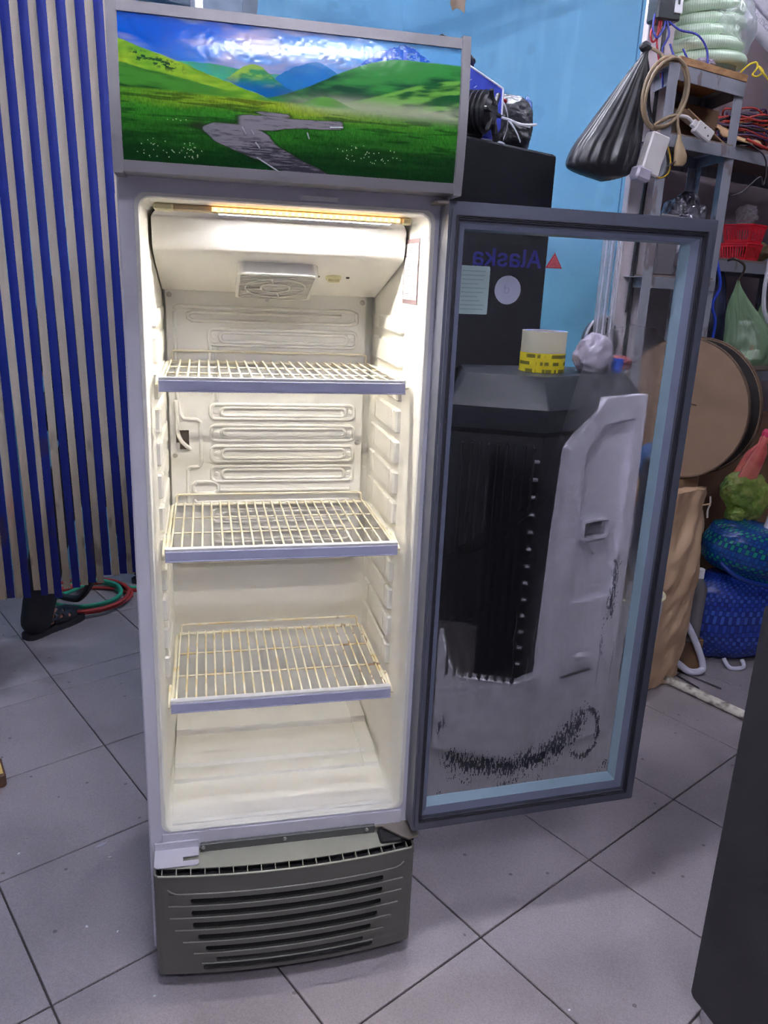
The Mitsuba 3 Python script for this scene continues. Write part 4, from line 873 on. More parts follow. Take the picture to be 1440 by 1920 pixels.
sl = blob((0.93, 1.42, CT + 0.21), (0.115, 0.07, 0.072), 4, 0.16, 8, 4); solo('grey_cloth_bundle', sl, 'slate', 'slate grey wrapped bundle behind the blue package', 'bundle')
bk = blob((0.925, 1.33, CT + 0.285), (0.075, 0.05, 0.022), 4, 0.25, 9, 6)
bk2 = bk.copy(); R_ = trimesh.transformations.rotation_matrix(math.radians(28), (0, 1, 0), (0.925, 1.33, CT + 0.285)); bk2.apply_transform(R_); solo('black_strap_roll', bk2, 'black_plastic', 'crumpled black strap lying on the grey bundle at the header edge', 'strap')
# black finned fan motor
MM = frame_tf((0.955, 1.205, CT + 0.10), (0.25, 0.30, 1), (-0.3, 1, 0)); 
FM = thing('fan_motor', 'black finned motor part beside the blue package on the black cabinet', 'motor')
MZ = frame_tf((0.945, 1.20, CT + 0.088), (0, 0, 1), (0.35, -0.93, 0)) ; MZ = frame_tf((0.90, 1.22, CT + 0.095), (0.2, 0.2, 1), (-0.25, 0.9, 0))
axis = np.array([0.75, -0.62, -0.05])
MZ = frame_tf((0.945, 1.185, CT + 0.085), np.cross(axis, (0, 0, 1)), np.cross(np.cross((0, 0, 1), axis), axis)); 
if MZ[:3, 2] @ axis < 0: MZ = frame_tf((0.945, 1.185, CT + 0.085), -np.cross(axis, (0, 0, 1)), np.cross(np.cross((0, 0, 1), axis), axis))
prof = [(0, -0.06), (0.052, -0.06)]
for k in range(7):
    z = -0.055 + k * 0.016; prof += [(0.062, z), (0.064, z + 0.005), (0.050, z + 0.007), (0.050, z + 0.014)]
prof += [(0.052, 0.062), (0.035, 0.075), (0.0, 0.078)]
add(FM, tf(lathe(prof, 30), MZ), 'black_plastic', 25)
for k in range(6):
    t = k * PI / 3; add(FM + '__blade', tf(cbox(0.02, 0.068, -0.006, 0.006, 0.064, 0.078, 0.003), MZ @ trimesh.transformations.rotation_matrix(t, (0, 0, 1))), 'black_plastic')
add(FM + '__arm', tube(spline([(0.97, 1.215, CT + 0.09), (1.02, 1.21, CT + 0.075), (1.035, 1.21, CT + 0.04), (1.045, 1.22, CT + 0.012)], 5), 0.011, 8), 'black_plastic', True)
add(FM + '__base', cbox(0.88, 0.99, 1.18, 1.25, CT + 0.012, CT + 0.045, 0.006), 'black_plastic')
tr_ = blob((0.985, 1.30, CT + 0.012), (0.115, 0.085, 0.0125), 4, 0.02, 4, 2, 0.8); solo('white_tray', tr_, 'tray_white', 'white plastic tray sticking out under the black motor part', 'tray')
# torn bits of tape and paper on the blue walls
mat('kraft_tape', mottle((176, 146, 120), (150, 120, 96), 14), 0.7)
pw = K1 - 0.36 * b2
def on_wall(s, z0, pts, m, name, label, cat, d=0.0015):
    """A flat patch on the panel wall, s metres from the corner."""
    mm = extrude(Polygon(pts), d); w_ = (E1 - K1) / np.linalg.norm(E1 - K1); nr = np.array([w_[1], -w_[0], 0.0]); M = np.eye(4); M[:3, 0] = (w_[0], w_[1], 0); M[:3, 1] = (0, 0, 1); M[:3, 2] = nr; q = K1 + s * w_; M[:3, 3] = (q[0], q[1], z0); M[:3, 3] += nr * 0.0004
    return solo(name, tf(mm, M), m, label, cat, None, False)
on_wall(0.384, 2.50, [(0.0, 0.06), (0.02, 0.022), (0.05, 0.028), (0.085, 0.012), (0.112, -0.008), (0.118, 0.20), (0.0, 0.20)], 'kraft_tape', 'torn_tape', 'torn brown tape stuck to the blue wall at the top edge', 'tape')
mat('beam_grey', mottle((92, 104, 118), (64, 74, 88), 6, 0.3, 0.7), 0.8)
solo('concrete_beam', tf(cbox(-1.0, 0.30, 0.0, 0.12, 2.13, 2.40, 0.004), rotz(28, (0.02, 2.14, 0))), 'beam_grey', 'grey concrete beam end above the header, left of the pale post', 'beam')
solo('wall_post', tf(cbox(-0.018, 0.018, -0.02, 0.02, FL, ZC, 0.003), rotz(28, (0.10, 2.10, 0))), 'white_metal', 'slim pale post rising above the cooler header', 'post')
wp = (K1 - 1.03 * a2)
MWB = np.eye(4); MWB[:3, 0] = AX; MWB[:3, 1] = (0, 0, 1); MWB[:3, 2] = -BX; 
MWB[:3, 2] = np.cross(MWB[:3, 0], MWB[:3, 1]); MWB[:3, 3] = (wp[0], wp[1], 0); MWB[:3, 3] += MWB[:3, 2] * 0.0005
pt = [(-0.34, 2.28), (-0.10, 2.34), (0.06, 2.335), (0.075, 2.46), (0.02, 2.60), (-0.34, 2.62)]
solo('bare_plaster_patch', tf(extrude(Polygon(pt), 0.0015), MWB), 'concrete', 'grey bare patch of plaster on the blue wall above the header', 'patch', None, False)

# ------------------------------------------------------------------ evaporative air cooler seen through the door glass
mat('cooler_black', mottle((10, 11, 15), (7, 8, 12), 5), 0.6, specular=0.2); mat('cooler_hood', (16, 21, 27), 0.5, specular=0.3); mat('cooler_white', mottle((206, 202, 216), (198, 194, 208), 4), 0.4, specular=0.5); mat('cooler_tick', (86, 85, 92), 0.5)
AC = thing('air_cooler', 'tall black and white air cooler standing behind the open glass door', 'air cooler')
C0 = np.array([1.02, 0.56]); e1 = np.array([math.cos(math.radians(20)), math.sin(math.radians(20))]); e2 = np.array([math.cos(math.radians(155)), math.sin(math.radians(155))])
foot = [C0, C0 + e1 * 0.40, C0 + e1 * 0.42 + np.array([-0.06, 0.26]), C0 + e2 * 0.27 + np.array([0.06, 0.30]), C0 + e2 * 0.27]
fp = Polygon(foot)
core = extrude(fp.buffer(-0.012), 0.98); core.apply_translation((0, 0, -0.26)); add(AC, core, 'cooler_black', 20)
hood = trimesh.convex.convex_hull(np.vstack([[(x, y, 0.735) for x, y in list(fp.buffer(-0.006).exterior.coords)[:-1]], [(x, y, 0.80) for x, y in list(fp.buffer(0.012).exterior.coords)[:-1]], [(x, y, 0.885) for x, y in list(fp.buffer(-0.05).exterior.coords)[:-1]]]))
add(AC + '__hood', hood, 'cooler_hood', 15, label='dark slanted top hood')
M1 = np.eye(4); M1[:3, 0] = (e1[0], e1[1], 0); M1[:3, 1] = (-e1[1], e1[0], 0); M1[:3, 3] = (C0[0], C0[1], 0)
side = [(0.055, -0.30), (0.060, 0.02), (0.072, 0.45), (0.085, 0.688), (0.214, 0.828), (0.385, 0.832), (0.392, 0.32), (0.392, -0.30)]
pan = man(xz(Polygon(side), -0.022, 0.012)); rec = [(0.135, 0.36), (0.135, 0.66), (0.20, 0.745), (0.245, 0.762), (0.345, 0.765), (0.345, 0.36)]
pan = pan - man(xz(Polygon([(0.150, 0.20), (0.150, 0.675), (0.215, 0.752), (0.345, 0.765), (0.345, 0.20)]), -0.03, -0.008))
pan = pan - man(xz(rrect(0.174, 0.278, 0.405, 0.460, 0.006), -0.03, 0.004)) - man(xz(ring(rrect(0.146, 0.277, -0.045, 0.029, 0.003), rrect(0.151, 0.272, -0.040, 0.024, 0.002)), -0.03, -0.014))
add(AC + '__side_panel', tf(pan, M1), 'cooler_white', 20, label='white side panel with chamfered top and grip slot')
add(AC + '__side_panel__slot_frame', tf(xz(ring(rrect(0.170, 0.282, 0.401, 0.464, 0.008), rrect(0.176, 0.276, 0.407, 0.458, 0.005)), -0.026, -0.012), M1), 'cooler_white', 20)
mat('slot_grey', (96, 92, 96), 0.6); add(AC + '__side_panel__slot_bottom', tf(cbox(0.174, 0.278, 0.003, 0.006, 0.405, 0.460, 0), M1), 'slot_grey', False, label='grey grip slot')
add(AC + '__side_panel__flap_tab', tf(cbox(0.200, 0.240, -0.036, -0.020, 0.012, 0.026, 0.003), M1), 'white_print', label='small white flap tab')
add(AC + '__side_panel__flap_edge', tf(cbox(0.147, 0.277, -0.0255, -0.0205, -0.049, -0.042, 0.001), M1), 'cooler_black')
tank = fp.buffer(0.022, join_style=1)
tk = man(extrude(tank, 0.40)); 
tk = tk.translate((0, 0, -0.295))
cutp = [C0 + e2 * 0.03 + np.array([-0.2, -0.4]) * 0, C0 + e2 * 0.235]
M2 = np.eye(4); M2[:3, 0] = (e2[0], e2[1], 0); M2[:3, 1] = (-e2[1], e2[0], 0); M2[:3, 3] = (C0[0], C0[1], 0)
notch = Polygon([(-0.045, 0.2), (-0.045, -0.005), (0.02, -0.03), (0.185, -0.032), (0.215, 0.0), (0.245, 0.10), (0.248, 0.2)])
tk = tk - man(tf(cbox(0.256, 0.7, -0.6, 0.3, -0.5, 0.4, 0), M2)) - man(tf(xz(notch, -0.06, 0.20), M2)) - man(tf(cbox(0.0, 0.6, -0.2, 0.6, -0.02, 0.3, 0), M1)) - man(tf(cbox(0.27, 0.6, -0.5, 0.9, 0.06, 0.3, 0), M2))
mat('tank_white', mottle((158, 156, 164), (148, 146, 154), 4), 0.45)  # greyer copy of the panel white; shade low down is put into it
add(AC + '__water_tank', tk, 'tank_white', 20, label='white water tank with a dipped rim')
add(AC + '__water_tank__rim', tf(tube([(0.0, 0.0225, -0.022), (0.02, 0.0225, -0.030), (0.10, 0.0225, -0.031), (0.185, 0.0225, -0.032), (0.215, 0.0225, 0.0), (0.232, 0.0225, 0.05), (0.245, 0.0225, 0.10)], 0.004, 8), M2), 'white_print', True, label='pale tube modelled as the highlight along the tank rim')  # white tube added as the highlight line along the notch rim
for k in range(9):
    s = 0.025 + k * 0.025; add(AC + '__grille_rib', tf(cbox(s - 0.004, s + 0.004, 0.002, 0.03, -0.03, 0.70, 0.003), M2), 'cooler_black')
for k in range(13):
    z = 0.655 - k * 0.052; add(AC + '__louvre_tick', tf(cbox(0.006, 0.030, -0.002, 0.016, z - 0.0045, z + 0.0045, 0.003), M2), 'cooler_tick', label='grey louvre tip')
for q in foot[:2] + foot[2:]:
    c = np.array(fp.centroid.coords[0]); q2 = c + (np.array(q) - c) * 0.8
    w = trimesh.creation.cylinder(0.020, 0.02, sections=20); w.apply_transform(trimesh.transformations.rotation_matrix(PI / 2, (0, 1, 0))); w.apply_translation((q2[0], q2[1], FL + 0.02)); add(AC + '__caster', cat_([w, cbox(q2[0] - 0.012, q2[0] + 0.012, q2[1] - 0.01, q2[1] + 0.01, FL + 0.02, -0.292, 0.002)]), 'rubber')
# tape rolls on the hood
mat('tape_white', mottle((214, 206, 178), (204, 196, 166), 8), 0.35, specular=0.5); mat('tape_label', (120, 126, 170), 0.5); mat('core_card', (160, 140, 112), 0.8)
def caution(p, n, uv):
    t = noise(p.z * 260, uv.x * 8, 3); z = p.z - (0.885 + ZF)
    l = smoothstep(0.5, 0.6, noise(dr.floor(z * 95), 0, 5) * 0.0 + 0.5 + 0.5 * dr.sin(z * 300)) * smoothstep(0.40, 0.55, noise(p.x * 160 + 20 * dr.floor(z * 48), p.y * 30, 2))
    return mix(C3((214, 194, 16)), C3((40, 38, 20)), 0.85 * l)
mat('tape_yellow', caution, 0.35, specular=0.5)
TC = (1.085, 0.775)
def roll(z0, h, r, m, name, label):
    k = thing(name, label, 'tape roll', 'tape rolls on the air cooler'); pr = [(0.038, z0), (r, z0), (r, z0 + h), (0.038, z0 + h), (0.038, z0)]
    mm = man(trimesh.creation.cylinder(r, h, sections=56)) - man(trimesh.creation.cylinder(0.038, h * 2, sections=40)); mm = as_mesh(mm); mm.apply_translation((TC[0], TC[1], z0 + h / 2)); add(k, mm, m, 30)
    mm = man(trimesh.creation.cylinder(0.0385, h - 0.001, sections=40)) - man(trimesh.creation.cylinder(0.035, h * 2, sections=40)); mm = as_mesh(mm); mm.apply_translation((TC[0], TC[1], z0 + h / 2)); add(k + '__core', mm, 'core_card', 30)
    return k
roll(0.8855, 0.055, 0.067, 'tape_yellow', 'tape_roll', 'yellow and black tape roll under the clear one on the air cooler')
k = roll(0.9410, 0.062, 0.066, 'tape_white', 'tape_roll', 'cream packing tape roll on top of the yellow tape roll')
lb_ = extrude(ring(np.array([(0.060 * math.cos(t), 0.060 * math.sin(t)) for t in np.linspace(0, 2 * PI, 41)[:-1]]), np.array([(0.044 * math.cos(t), 0.044 * math.sin(t)) for t in np.linspace(0, 2 * PI, 41)[:-1]])), 0.0008); lb_.apply_translation((TC[0], TC[1], 1.003)); add(k + '__side_label', lb_, 'tape_label', False)
# clear tubes, crumpled bag, cup, cloth and guard ring standing on and behind the air cooler
scene['mat_clear_film'] = {'type': 'blendbsdf', 'weight': 0.22, 'a': {'type': 'thindielectric', 'int_ior': 1.4}, 'b': {'type': 'principledthin', 'base_color': rgb((225, 225, 232)), 'roughness': 0.3, 'diff_trans': 1.2}}
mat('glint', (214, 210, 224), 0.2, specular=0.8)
for i, (x, y, h) in enumerate(((1.262, 0.80, 1.30), (1.290, 0.815, 1.30), (1.325, 0.83, 1.30))):
    kk = thing('clear_tube', ['leftmost clear plastic tube standing on the air cooler beside the tape rolls', 'middle clear plastic tube standing on the air cooler', 'right clear plastic tube standing on the air cooler'][i], 'tube', 'clear tubes on the air cooler')
    add(kk, tf(trimesh.creation.cylinder(0.010, h - 0.885, sections=20), frame_tf((x, y, (h + 0.886) / 2), (1, 0, 0), (0, 1, 0))), 'clear_film', True)
    add(kk + '__rim', tube([(x + 0.010 * math.cos(t), y + 0.010 * math.sin(t), h) for t in np.linspace(0, 2 * PI, 21)[:-1]], 0.002, 5, True), 'glint', True)
    add(kk + '__seam', tube([(x - 0.003 - 0.002 * i, y - 0.0105, 0.9), (x - 0.003 - 0.002 * i, y - 0.0105, h)], 0.0026, 6), 'glint', True, label='bright rod modelled as the highlight down the clear tube')  # bright rod added as the highlight running down each tube
mat('crumple', mottle((176, 168, 184), (150, 142, 158), 18), 0.35, bump=lambda p, n, uv: fbm(p.x * 26, p.y * 26, p.z * 26, 3), bump_scale=0.01)
cb = blob((1.245, 0.765, 0.935), (0.060, 0.05, 0.062), 4, 0.22, 10, 21); cb.vertices[:, 2] = np.maximum(cb.vertices[:, 2], 0.887); solo('crumpled_bag', cb, 'crumple', 'crumpled pale plastic bag beside the tape rolls on the air cooler', 'bag')
mat('cup_blue', (40, 84, 190), 0.35); solo('blue_cup', lathe([(0, 0.8855), (0.016, 0.8855), (0.019, 0.925), (0.016, 0.925), (0.014, 0.89), (0, 0.89)], 24, (1.335, 0.78, 0)), 'cup_blue', 'small blue cup on the air cooler right of the crumpled bag', 'cup')
mat('cloth_red', mottle((122, 52, 56), (96, 40, 44), 14), 0.8); cr_ = blob((1.38, 0.86, 0.905), (0.045, 0.04, 0.025), 4, 0.25, 9, 31); cr_.vertices[:, 2] = np.maximum(cr_.vertices[:, 2], 0.886); solo('red_rag', cr_, 'cloth_red', 'dull red rag at the far edge of the air cooler', 'rag')
mat('guard_dark', (70, 70, 74), 0.5)
GM = frame_tf((1.53, 1.27, 0.93), (AX[0], AX[1], 0), (0, 0, 1))
FG = thing('table_fan', 'round dark fan head with wire guard behind the air cooler', 'fan')
add(FG, tf(lathe([(0, -0.05), (0.05, -0.045), (0.06, -0.02), (0.055, 0.0), (0.0, 0.012)], 28), GM), 'guard_dark', 30)
add(FG + '__back_shell', tf(lathe([(0, -0.03), (0.09, -0.028), (0.104, -0.004), (0.098, -0.002), (0.0, -0.022)], 36), GM), 'guard_dark', 30)
add(FG + '__guard_rim', tf(tube([(0.105 * math.cos(t), 0.105 * math.sin(t), 0.0) for t in np.linspace(0, 2 * PI, 49)[:-1]], 0.005, 8, True), GM), 'glint', True)
for k in range(24):
    t = 2 * PI * k / 24; add(FG + '__guard_wire', tf(tube([(0.02 * math.cos(t), 0.02 * math.sin(t), 0.035), (0.07 * math.cos(t), 0.07 * math.sin(t), 0.03), (0.105 * math.cos(t), 0.105 * math.sin(t), 0.0)], 0.0016, 5), GM), 'guard_dark', True)
for k in range(4):
    t = k * PI / 2; bl = blob((0.05, 0, 0.01), (0.042, 0.026, 0.004), 3, 0); add(FG + '__blade', tf(bl, GM @ trimesh.transformations.rotation_matrix(t, (0, 0, 1)) @ trimesh.transformations.rotation_matrix(0.3, (1, 0, 0))), 'guard_dark', True)
add(FG + '__stem', tube([(1.53, 1.29, 0.92), (1.53, 1.29, 0.4), (1.53, 1.29, FL + 0.03)], 0.014, 10), 'guard_dark')
add(FG + '__base', lathe([(0, FL), (0.085, FL), (0.085, FL + 0.015), (0.02, FL + 0.035), (0, FL + 0.035)], 32, (1.53, 1.29, 0)), 'guard_dark')
# ------------------------------------------------------------------ posts, hanging bag and cords at the end of the blue wall
mat('post_white', mottle((206, 196, 202), (176, 160, 160), 7, 0.42, 0.75, (1, 1, 0.4)), 0.6); mat('post_dark', (52, 54, 58), 0.5)
def steel(p, n, uv):
    c = mix(C3((150, 152, 162)), C3((126, 128, 138)), fbm(p.x * 12, p.y * 12, p.z * 5, 3)); r = smoothstep(0.62, 0.75, fbm(p.x * 30, p.y * 30, p.z * 12, 3))
    return mix(c, C3((96, 66, 52)), 0.55 * r)
mat('rack_steel', steel, 0.5, 0.25)
solo('white_post', cbox(1.632, 1.688, 1.385, 1.425, FL, 2.40, 0.003), 'post_white', 'stained off-white wooden post behind the black hanging bag', 'post')
solo('dark_post', cbox(1.690, 1.705, 1.39, 1.43, FL, 2.40, 0.002), 'post_dark', 'thin dark strip between the two pale posts', 'post')
solo('pale_post', cbox(1.706, 1.742, 1.395, 1.435, FL, 2.40, 0.003), 'post_white', 'second pale post, right of the thin dark strip', 'post')
mat('trash_bag', mottle((38, 38, 42), (24, 24, 27), 10), 0.36, specular=0.5)
levels = [(1.905, 1.560, 1.905, 1.574, 0.008), (1.875, 1.542, 1.88, 1.574, 0.013), (1.82, 1.500, 1.83, 1.576, 0.028), (1.74, 1.443, 1.75, 1.578, 0.048), (1.65, 1.380, 1.66, 1.580, 0.064), (1.588, 1.338, 1.60, 1.580, 0.070), (1.535, 1.322, 1.56, 1.578, 0.068), (1.514, 1.345, 1.534, 1.572, 0.058), (1.497, 1.41, 1.512, 1.55, 0.042), (1.487, 1.455, 1.495, 1.50, 0.018)]
lv = spline(levels, 6); rings = []
ang = np.linspace(0, 2 * PI, 121)[:-1]; gph = np.random.default_rng(11); phs = gph.uniform(0, 6.28, 6)
for i, (zl_, xl, zr_, xr, ry) in enumerate(lv):
    t = i / (len(lv) - 1)
    pl_ = 1 + (0.15 * (1 - t) ** 0.7) * (0.5 * np.sin(13 * ang + phs[0] + 1.2 * np.sin(2 * ang)) + 0.35 * np.sin(23 * ang + phs[1]) + 0.4 * np.sin(7 * ang + phs[2] + 2 * t)) * min(1, t * 6 + 0.15) + 0.05 * np.sin(3 * ang + 7 * t + phs[3])
    cr = np.stack([np.cos(ang) * 1.7, np.sin(ang) * 1.7, np.full_like(ang, t * 5)], 1); pl_ = pl_ + 0.10 * min(1, 2 * t) * (meshkit.fbm(cr * 1.6, 3, 5) - 0.5)
    k_ = (np.cos(ang) + 1) / 2; x = xl + (xr - xl) * ((k_ - 0.5) * (0.86 + 0.14 * pl_) + 0.5)
    rings.append(np.stack([x, 1.26 + ry * np.sin(ang) * pl_, zl_ + (zr_ - zl_) * k_], 1))
TB = solo('black_bin_bag', loft(rings), 'trash_bag', 'black plastic bag hanging from the white post', 'bag', None, 50)
add(TB + '__knot', blob((1.560, 1.258, 1.912), (0.020, 0.014, 0.016), 3, 0.25, 10, 2), 'trash_bag', True)
add(TB + '__string', tube(spline([(1.565, 1.26, 1.915), (1.60, 1.31, 1.93), (1.655, 1.384, 1.945)], 4), 0.004, 6), 'trash_bag', True)
mat('cord_brown', mottle((138, 118, 92), (118, 100, 78), 20), 0.5); mat('plug_brown', (150, 128, 98), 0.45); mat('prong', (70, 60, 52), 0.4, 0.7); mat('socket_white', (214, 208, 206), 0.4)
P = [(1.575, 1.24, 1.905), (1.605, 1.225, 1.885)]
cx, cz = 1.620, 1.762
lrad = [(0.078, 0.108, 0.0, 0.0), (0.070, 0.100, 0.006, -0.004), (0.082, 0.112, -0.004, 0.002), (0.073, 0.104, 0.004, 0.004)]
for k in range(80):
    t = PI * 0.60 - 2 * PI * k / 22; w = k / 80; q0, q1 = lrad[min(3, k // 22)], lrad[min(3, k // 22 + 1)]; f = (k % 22) / 22; q = [a_ * (1 - f) + b_ * f for a_, b_ in zip(q0, q1)]
    P.append((cx + q[2] + q[0] * math.cos(t) + 0.015 * math.sin(t), 1.212 - 0.026 * w - 0.004 * math.sin(2 * t + k // 22), cz + q[3] + q[1] * math.sin(t)))
P += [(1.66, 1.185, 1.70), (1.672, 1.18, 1.665), (1.682, 1.178, 1.64)]
CD = thing('power_cord', 'brown power cord with plug hung in loops beside the black bag', 'power cord')
add(CD, tube(spline(P, 3), 0.0058, 8), 'cord_brown', True)
add(CD + '__plug', loft([np.stack([1.682 + x + r * np.cos(np.linspace(0, 2 * PI, 21)[:-1]), 1.178 + 0.7 * r * np.sin(np.linspace(0, 2 * PI, 21)[:-1]), np.full(20, z)], 1) for z, r, x in ((1.64, 0.007, 0), (1.625, 0.008, 0), (1.60, 0.018, 0.006), (1.575, 0.024, 0.014), (1.555, 0.023, 0.014), (1.543, 0.016, 0.010))]), 'plug_brown', 40, label='brown two-pin plug')
for o in (-0.006, 0.006): add(CD + '__plug__pin', tube([(1.676, 1.178 + o, 1.556), (1.650, 1.172 + o, 1.538)], 0.0022, 8), 'prong', True)
SK = thing('extension_socket', 'white two-hole extension socket on a curved white cable', 'socket')
sm = frame_tf((1.765, 1.175, 1.655), (0.80, 0, -0.42), (0.42, 0, 0.80)); add(SK, tf(cbox(-0.036, 0.036, -0.020, 0.020, -0.014, 0.014, 0.004), sm), 'socket_white')
fm_ = sm[:3, 2]; sgn = -1 if fm_[1] > 0 else 1
for x, y in ((-0.006, 0.008), (0.018, -0.006)): add(SK + '__hole', tf(tf(trimesh.creation.cylinder(0.0028, 0.002, sections=12), frame_tf((x, y, sgn * 0.0142), (1, 0, 0), (0, 1, 0))), sm), 'screw_hole', label='dark socket hole')
add(SK + '__neck', tf(cbox(-0.052, -0.034, -0.010, 0.014, -0.009, 0.009, 0.003), sm), 'socket_white')
add(SK + '__cable', tube(spline([(1.722, 1.175, 1.682), (1.700, 1.18, 1.697), (1.665, 1.19, 1.697), (1.632, 1.20, 1.675), (1.612, 1.205, 1.645), (1.607, 1.21, 1.628)], 6), 0.0055, 8), 'socket_white', True)
WB = thing('white_power_box', 'battered white plastic control box hanging below the cord loops', 'control box')
wb = frame_tf((1.600, 1.20, 1.575), (0.97, 0.1, -0.22), (0.24, 0, 0.97)); add(WB, tf(cbox(-0.034, 0.040, -0.066, 0.066, -0.022, 0.022, 0.005), wb), 'socket_white')
add(WB + '__cap', tf(cbox(-0.048, 0.012, -0.092, -0.048, -0.026, 0.026, 0.008), wb), 'crumple'); add(WB + '__crease', tf(cbox(-0.002, 0.002, -0.064, 0.064, -0.0235, -0.021, 0.001), wb), 'crumple')
add(WB + '__mark', tf(cbox(0.0, 0.016, -0.020, -0.015, -0.0240, -0.0220, 0.0005), wb), 'screw_hole'); mat('wire_yellow', (190, 150, 40), 0.5)
add(WB + '__wire', tube(spline([(1.632, 1.20, 1.62), (1.655, 1.195, 1.60), (1.672, 1.195, 1.555), (1.668, 1.195, 1.52), (1.645, 1.20, 1.505), (1.62, 1.20, 1.508)], 6), 0.003, 6), 'wire_yellow', True, label='yellow wire')
add(WB + '__wire', tube(spline([(1.630, 1.205, 1.62), (1.650, 1.20, 1.595), (1.663, 1.20, 1.55), (1.655, 1.20, 1.515), (1.63, 1.205, 1.50)], 6), 0.003, 6), 'black_plastic', True)
# control box and its wires
mat('box_black', (28, 32, 34), 0.4); mat('wire_blue', (44, 52, 140), 0.45); mat('wire_red', (150, 36, 44), 0.45)
CB = thing('black_control_box', 'small black electric box with a white label at the top of the white post', 'electric box')
add(CB, cbox(1.612, 1.700, 1.30, 1.372, 2.012, 2.16, 0.005), 'box_black'); add(CB + '__label', cbox(1.672, 1.702, 1.297, 1.2995, 2.035, 2.10, 0.0005), 'paper', False, label='white label'); add(CB + '__mark', cbox(1.682, 1.690, 1.2962, 1.2966, 2.06, 2.09, 0), 'box_black', False)
add(CB + '__bracket', cbox(1.630, 1.69, 1.365, 1.387, 2.03, 2.14, 0.002), 'post_dark')
for P, m in (([(1.618, 1.315, 2.02), (1.602, 1.31, 1.965), (1.618, 1.31, 1.945), (1.635, 1.31, 1.99), (1.64, 1.315, 2.014)], 'wire_red'), ([(1.612, 1.315, 2.03), (1.605, 1.305, 1.985), (1.622, 1.30, 1.955), (1.645, 1.305, 1.985), (1.65, 1.31, 2.014)], 'wire_blue'),
             ([(1.655, 1.31, 2.014), (1.668, 1.305, 1.97), (1.650, 1.305, 1.925), (1.655, 1.30, 1.87), (1.672, 1.31, 1.81)], 'wire_blue'), ([(1.66, 1.31, 2.014), (1.70, 1.295, 1.985), (1.76, 1.28, 1.972), (1.80, 1.275, 1.93), (1.808, 1.27, 1.87), (1.795, 1.26, 1.845), (1.74, 1.25, 1.865), (1.70, 1.26, 1.92)], 'wire_blue'),
             ([(1.69, 1.33, 1.95), (1.70, 1.30, 1.90), (1.722, 1.27, 1.865), (1.715, 1.26, 1.82)], 'wire_blue'), ([(1.632, 1.315, 2.014), (1.628, 1.31, 1.95), (1.642, 1.31, 1.90), (1.665, 1.315, 1.84)], 'wire_red')):
    add(CB + '__wire', tube(spline(P, 6), 0.0034, 6), m, True, label='loose blue wire' if m == 'wire_blue' else 'loose red wire')
solo('black_cable_drop', tube(spline([(1.575, 1.28, 1.895), (1.605, 1.30, 1.84), (1.632, 1.32, 1.75), (1.655, 1.31, 1.68), (1.655, 1.30, 1.62), (1.66, 1.33, 1.40), (1.67, 1.36, 1.05)], 6), 0.0075, 8), 'black_plastic', 'black cable running down the post behind the cord loops', 'cable')

# ------------------------------------------------------------------ steel racks
def angle_post(x, y, z0, z1, sx=1, sy=1, w=0.036, t=0.003): return cat_([cbox(min(x, x + sx * w), max(x, x + sx * w), min(y, y + sy * t), max(y, y + sy * t), z0, z1, 0.0008), cbox(min(x, x + sx * t), max(x, x + sx * t), min(y, y + sy * w), max(y, y + sy * w), z0, z1, 0.0008)])
def beam(p, q, z, h=0.040, th=0.004):
    p, q = np.array(p), np.array(q); L = np.linalg.norm(q - p); a = math.degrees(math.atan2(q[1] - p[1], q[0] - p[0])); return tf(cat_([cbox(0, L, -th / 2, th / 2, z - h, z, 0.0008), cbox(0, L, 0, 0.03, z - 0.003, z, 0.0008)]), rotz(a, (p[0], p[1], 0)))
RK = thing('narrow_steel_rack', 'narrow steel angle rack carrying the pale ribbed hose', 'rack')
l1, r1 = np.array([1.662, 1.20]), np.array([2.003, 1.325]); dp = np.array([0.03, 0.28])
for (x, y), sx, sy in ((l1, -1, 1), (r1, -1, 1), (l1 + dp, 1, -1), (r1 + dp, -1, -1)): add(RK + '__post', angle_post(x, y, FL, 1.86 if sy > 0 else 1.84, sx, sy, 0.038), 'rack_steel', 20)
for z, h in ((1.857, 0.048), (1.645, 0.040), (1.18, 0.040), (0.45, 0.04)):
    for p, q in ((l1, r1), (l1 + dp, r1 + dp), (l1, l1 + dp), (r1 - [0.004, 0], r1 + dp - [0.004, 0])): add(RK + '__beam', beam(p, q, z, h), 'rack_steel', 20)
mat('board', mottle((158, 118, 78), (132, 96, 62), 16, 0.3, 0.7, (1, 6, 6)), 0.7); mat('board_dark', (104, 90, 84), 0.8)
def deck(z, th, m, ins=0.004): 
    q = [l1, r1, r1 + dp, l1 + dp]; mm = extrude(Polygon(q).buffer(-ins), th); mm.apply_translation((0, 0, z)); return mm
add(RK + '__deck', deck(1.858, 0.022, 'board', -0.004), 'board', 20, label='brown chipboard top'); add(RK + '__deck', deck(1.646, 0.006, 'board_dark'), 'board_dark', 20); add(RK + '__deck', deck(1.181, 0.006, 'board_dark'), 'board_dark', 20); add(RK + '__deck', deck(0.451, 0.006, 'board_dark'), 'board_dark', 20)
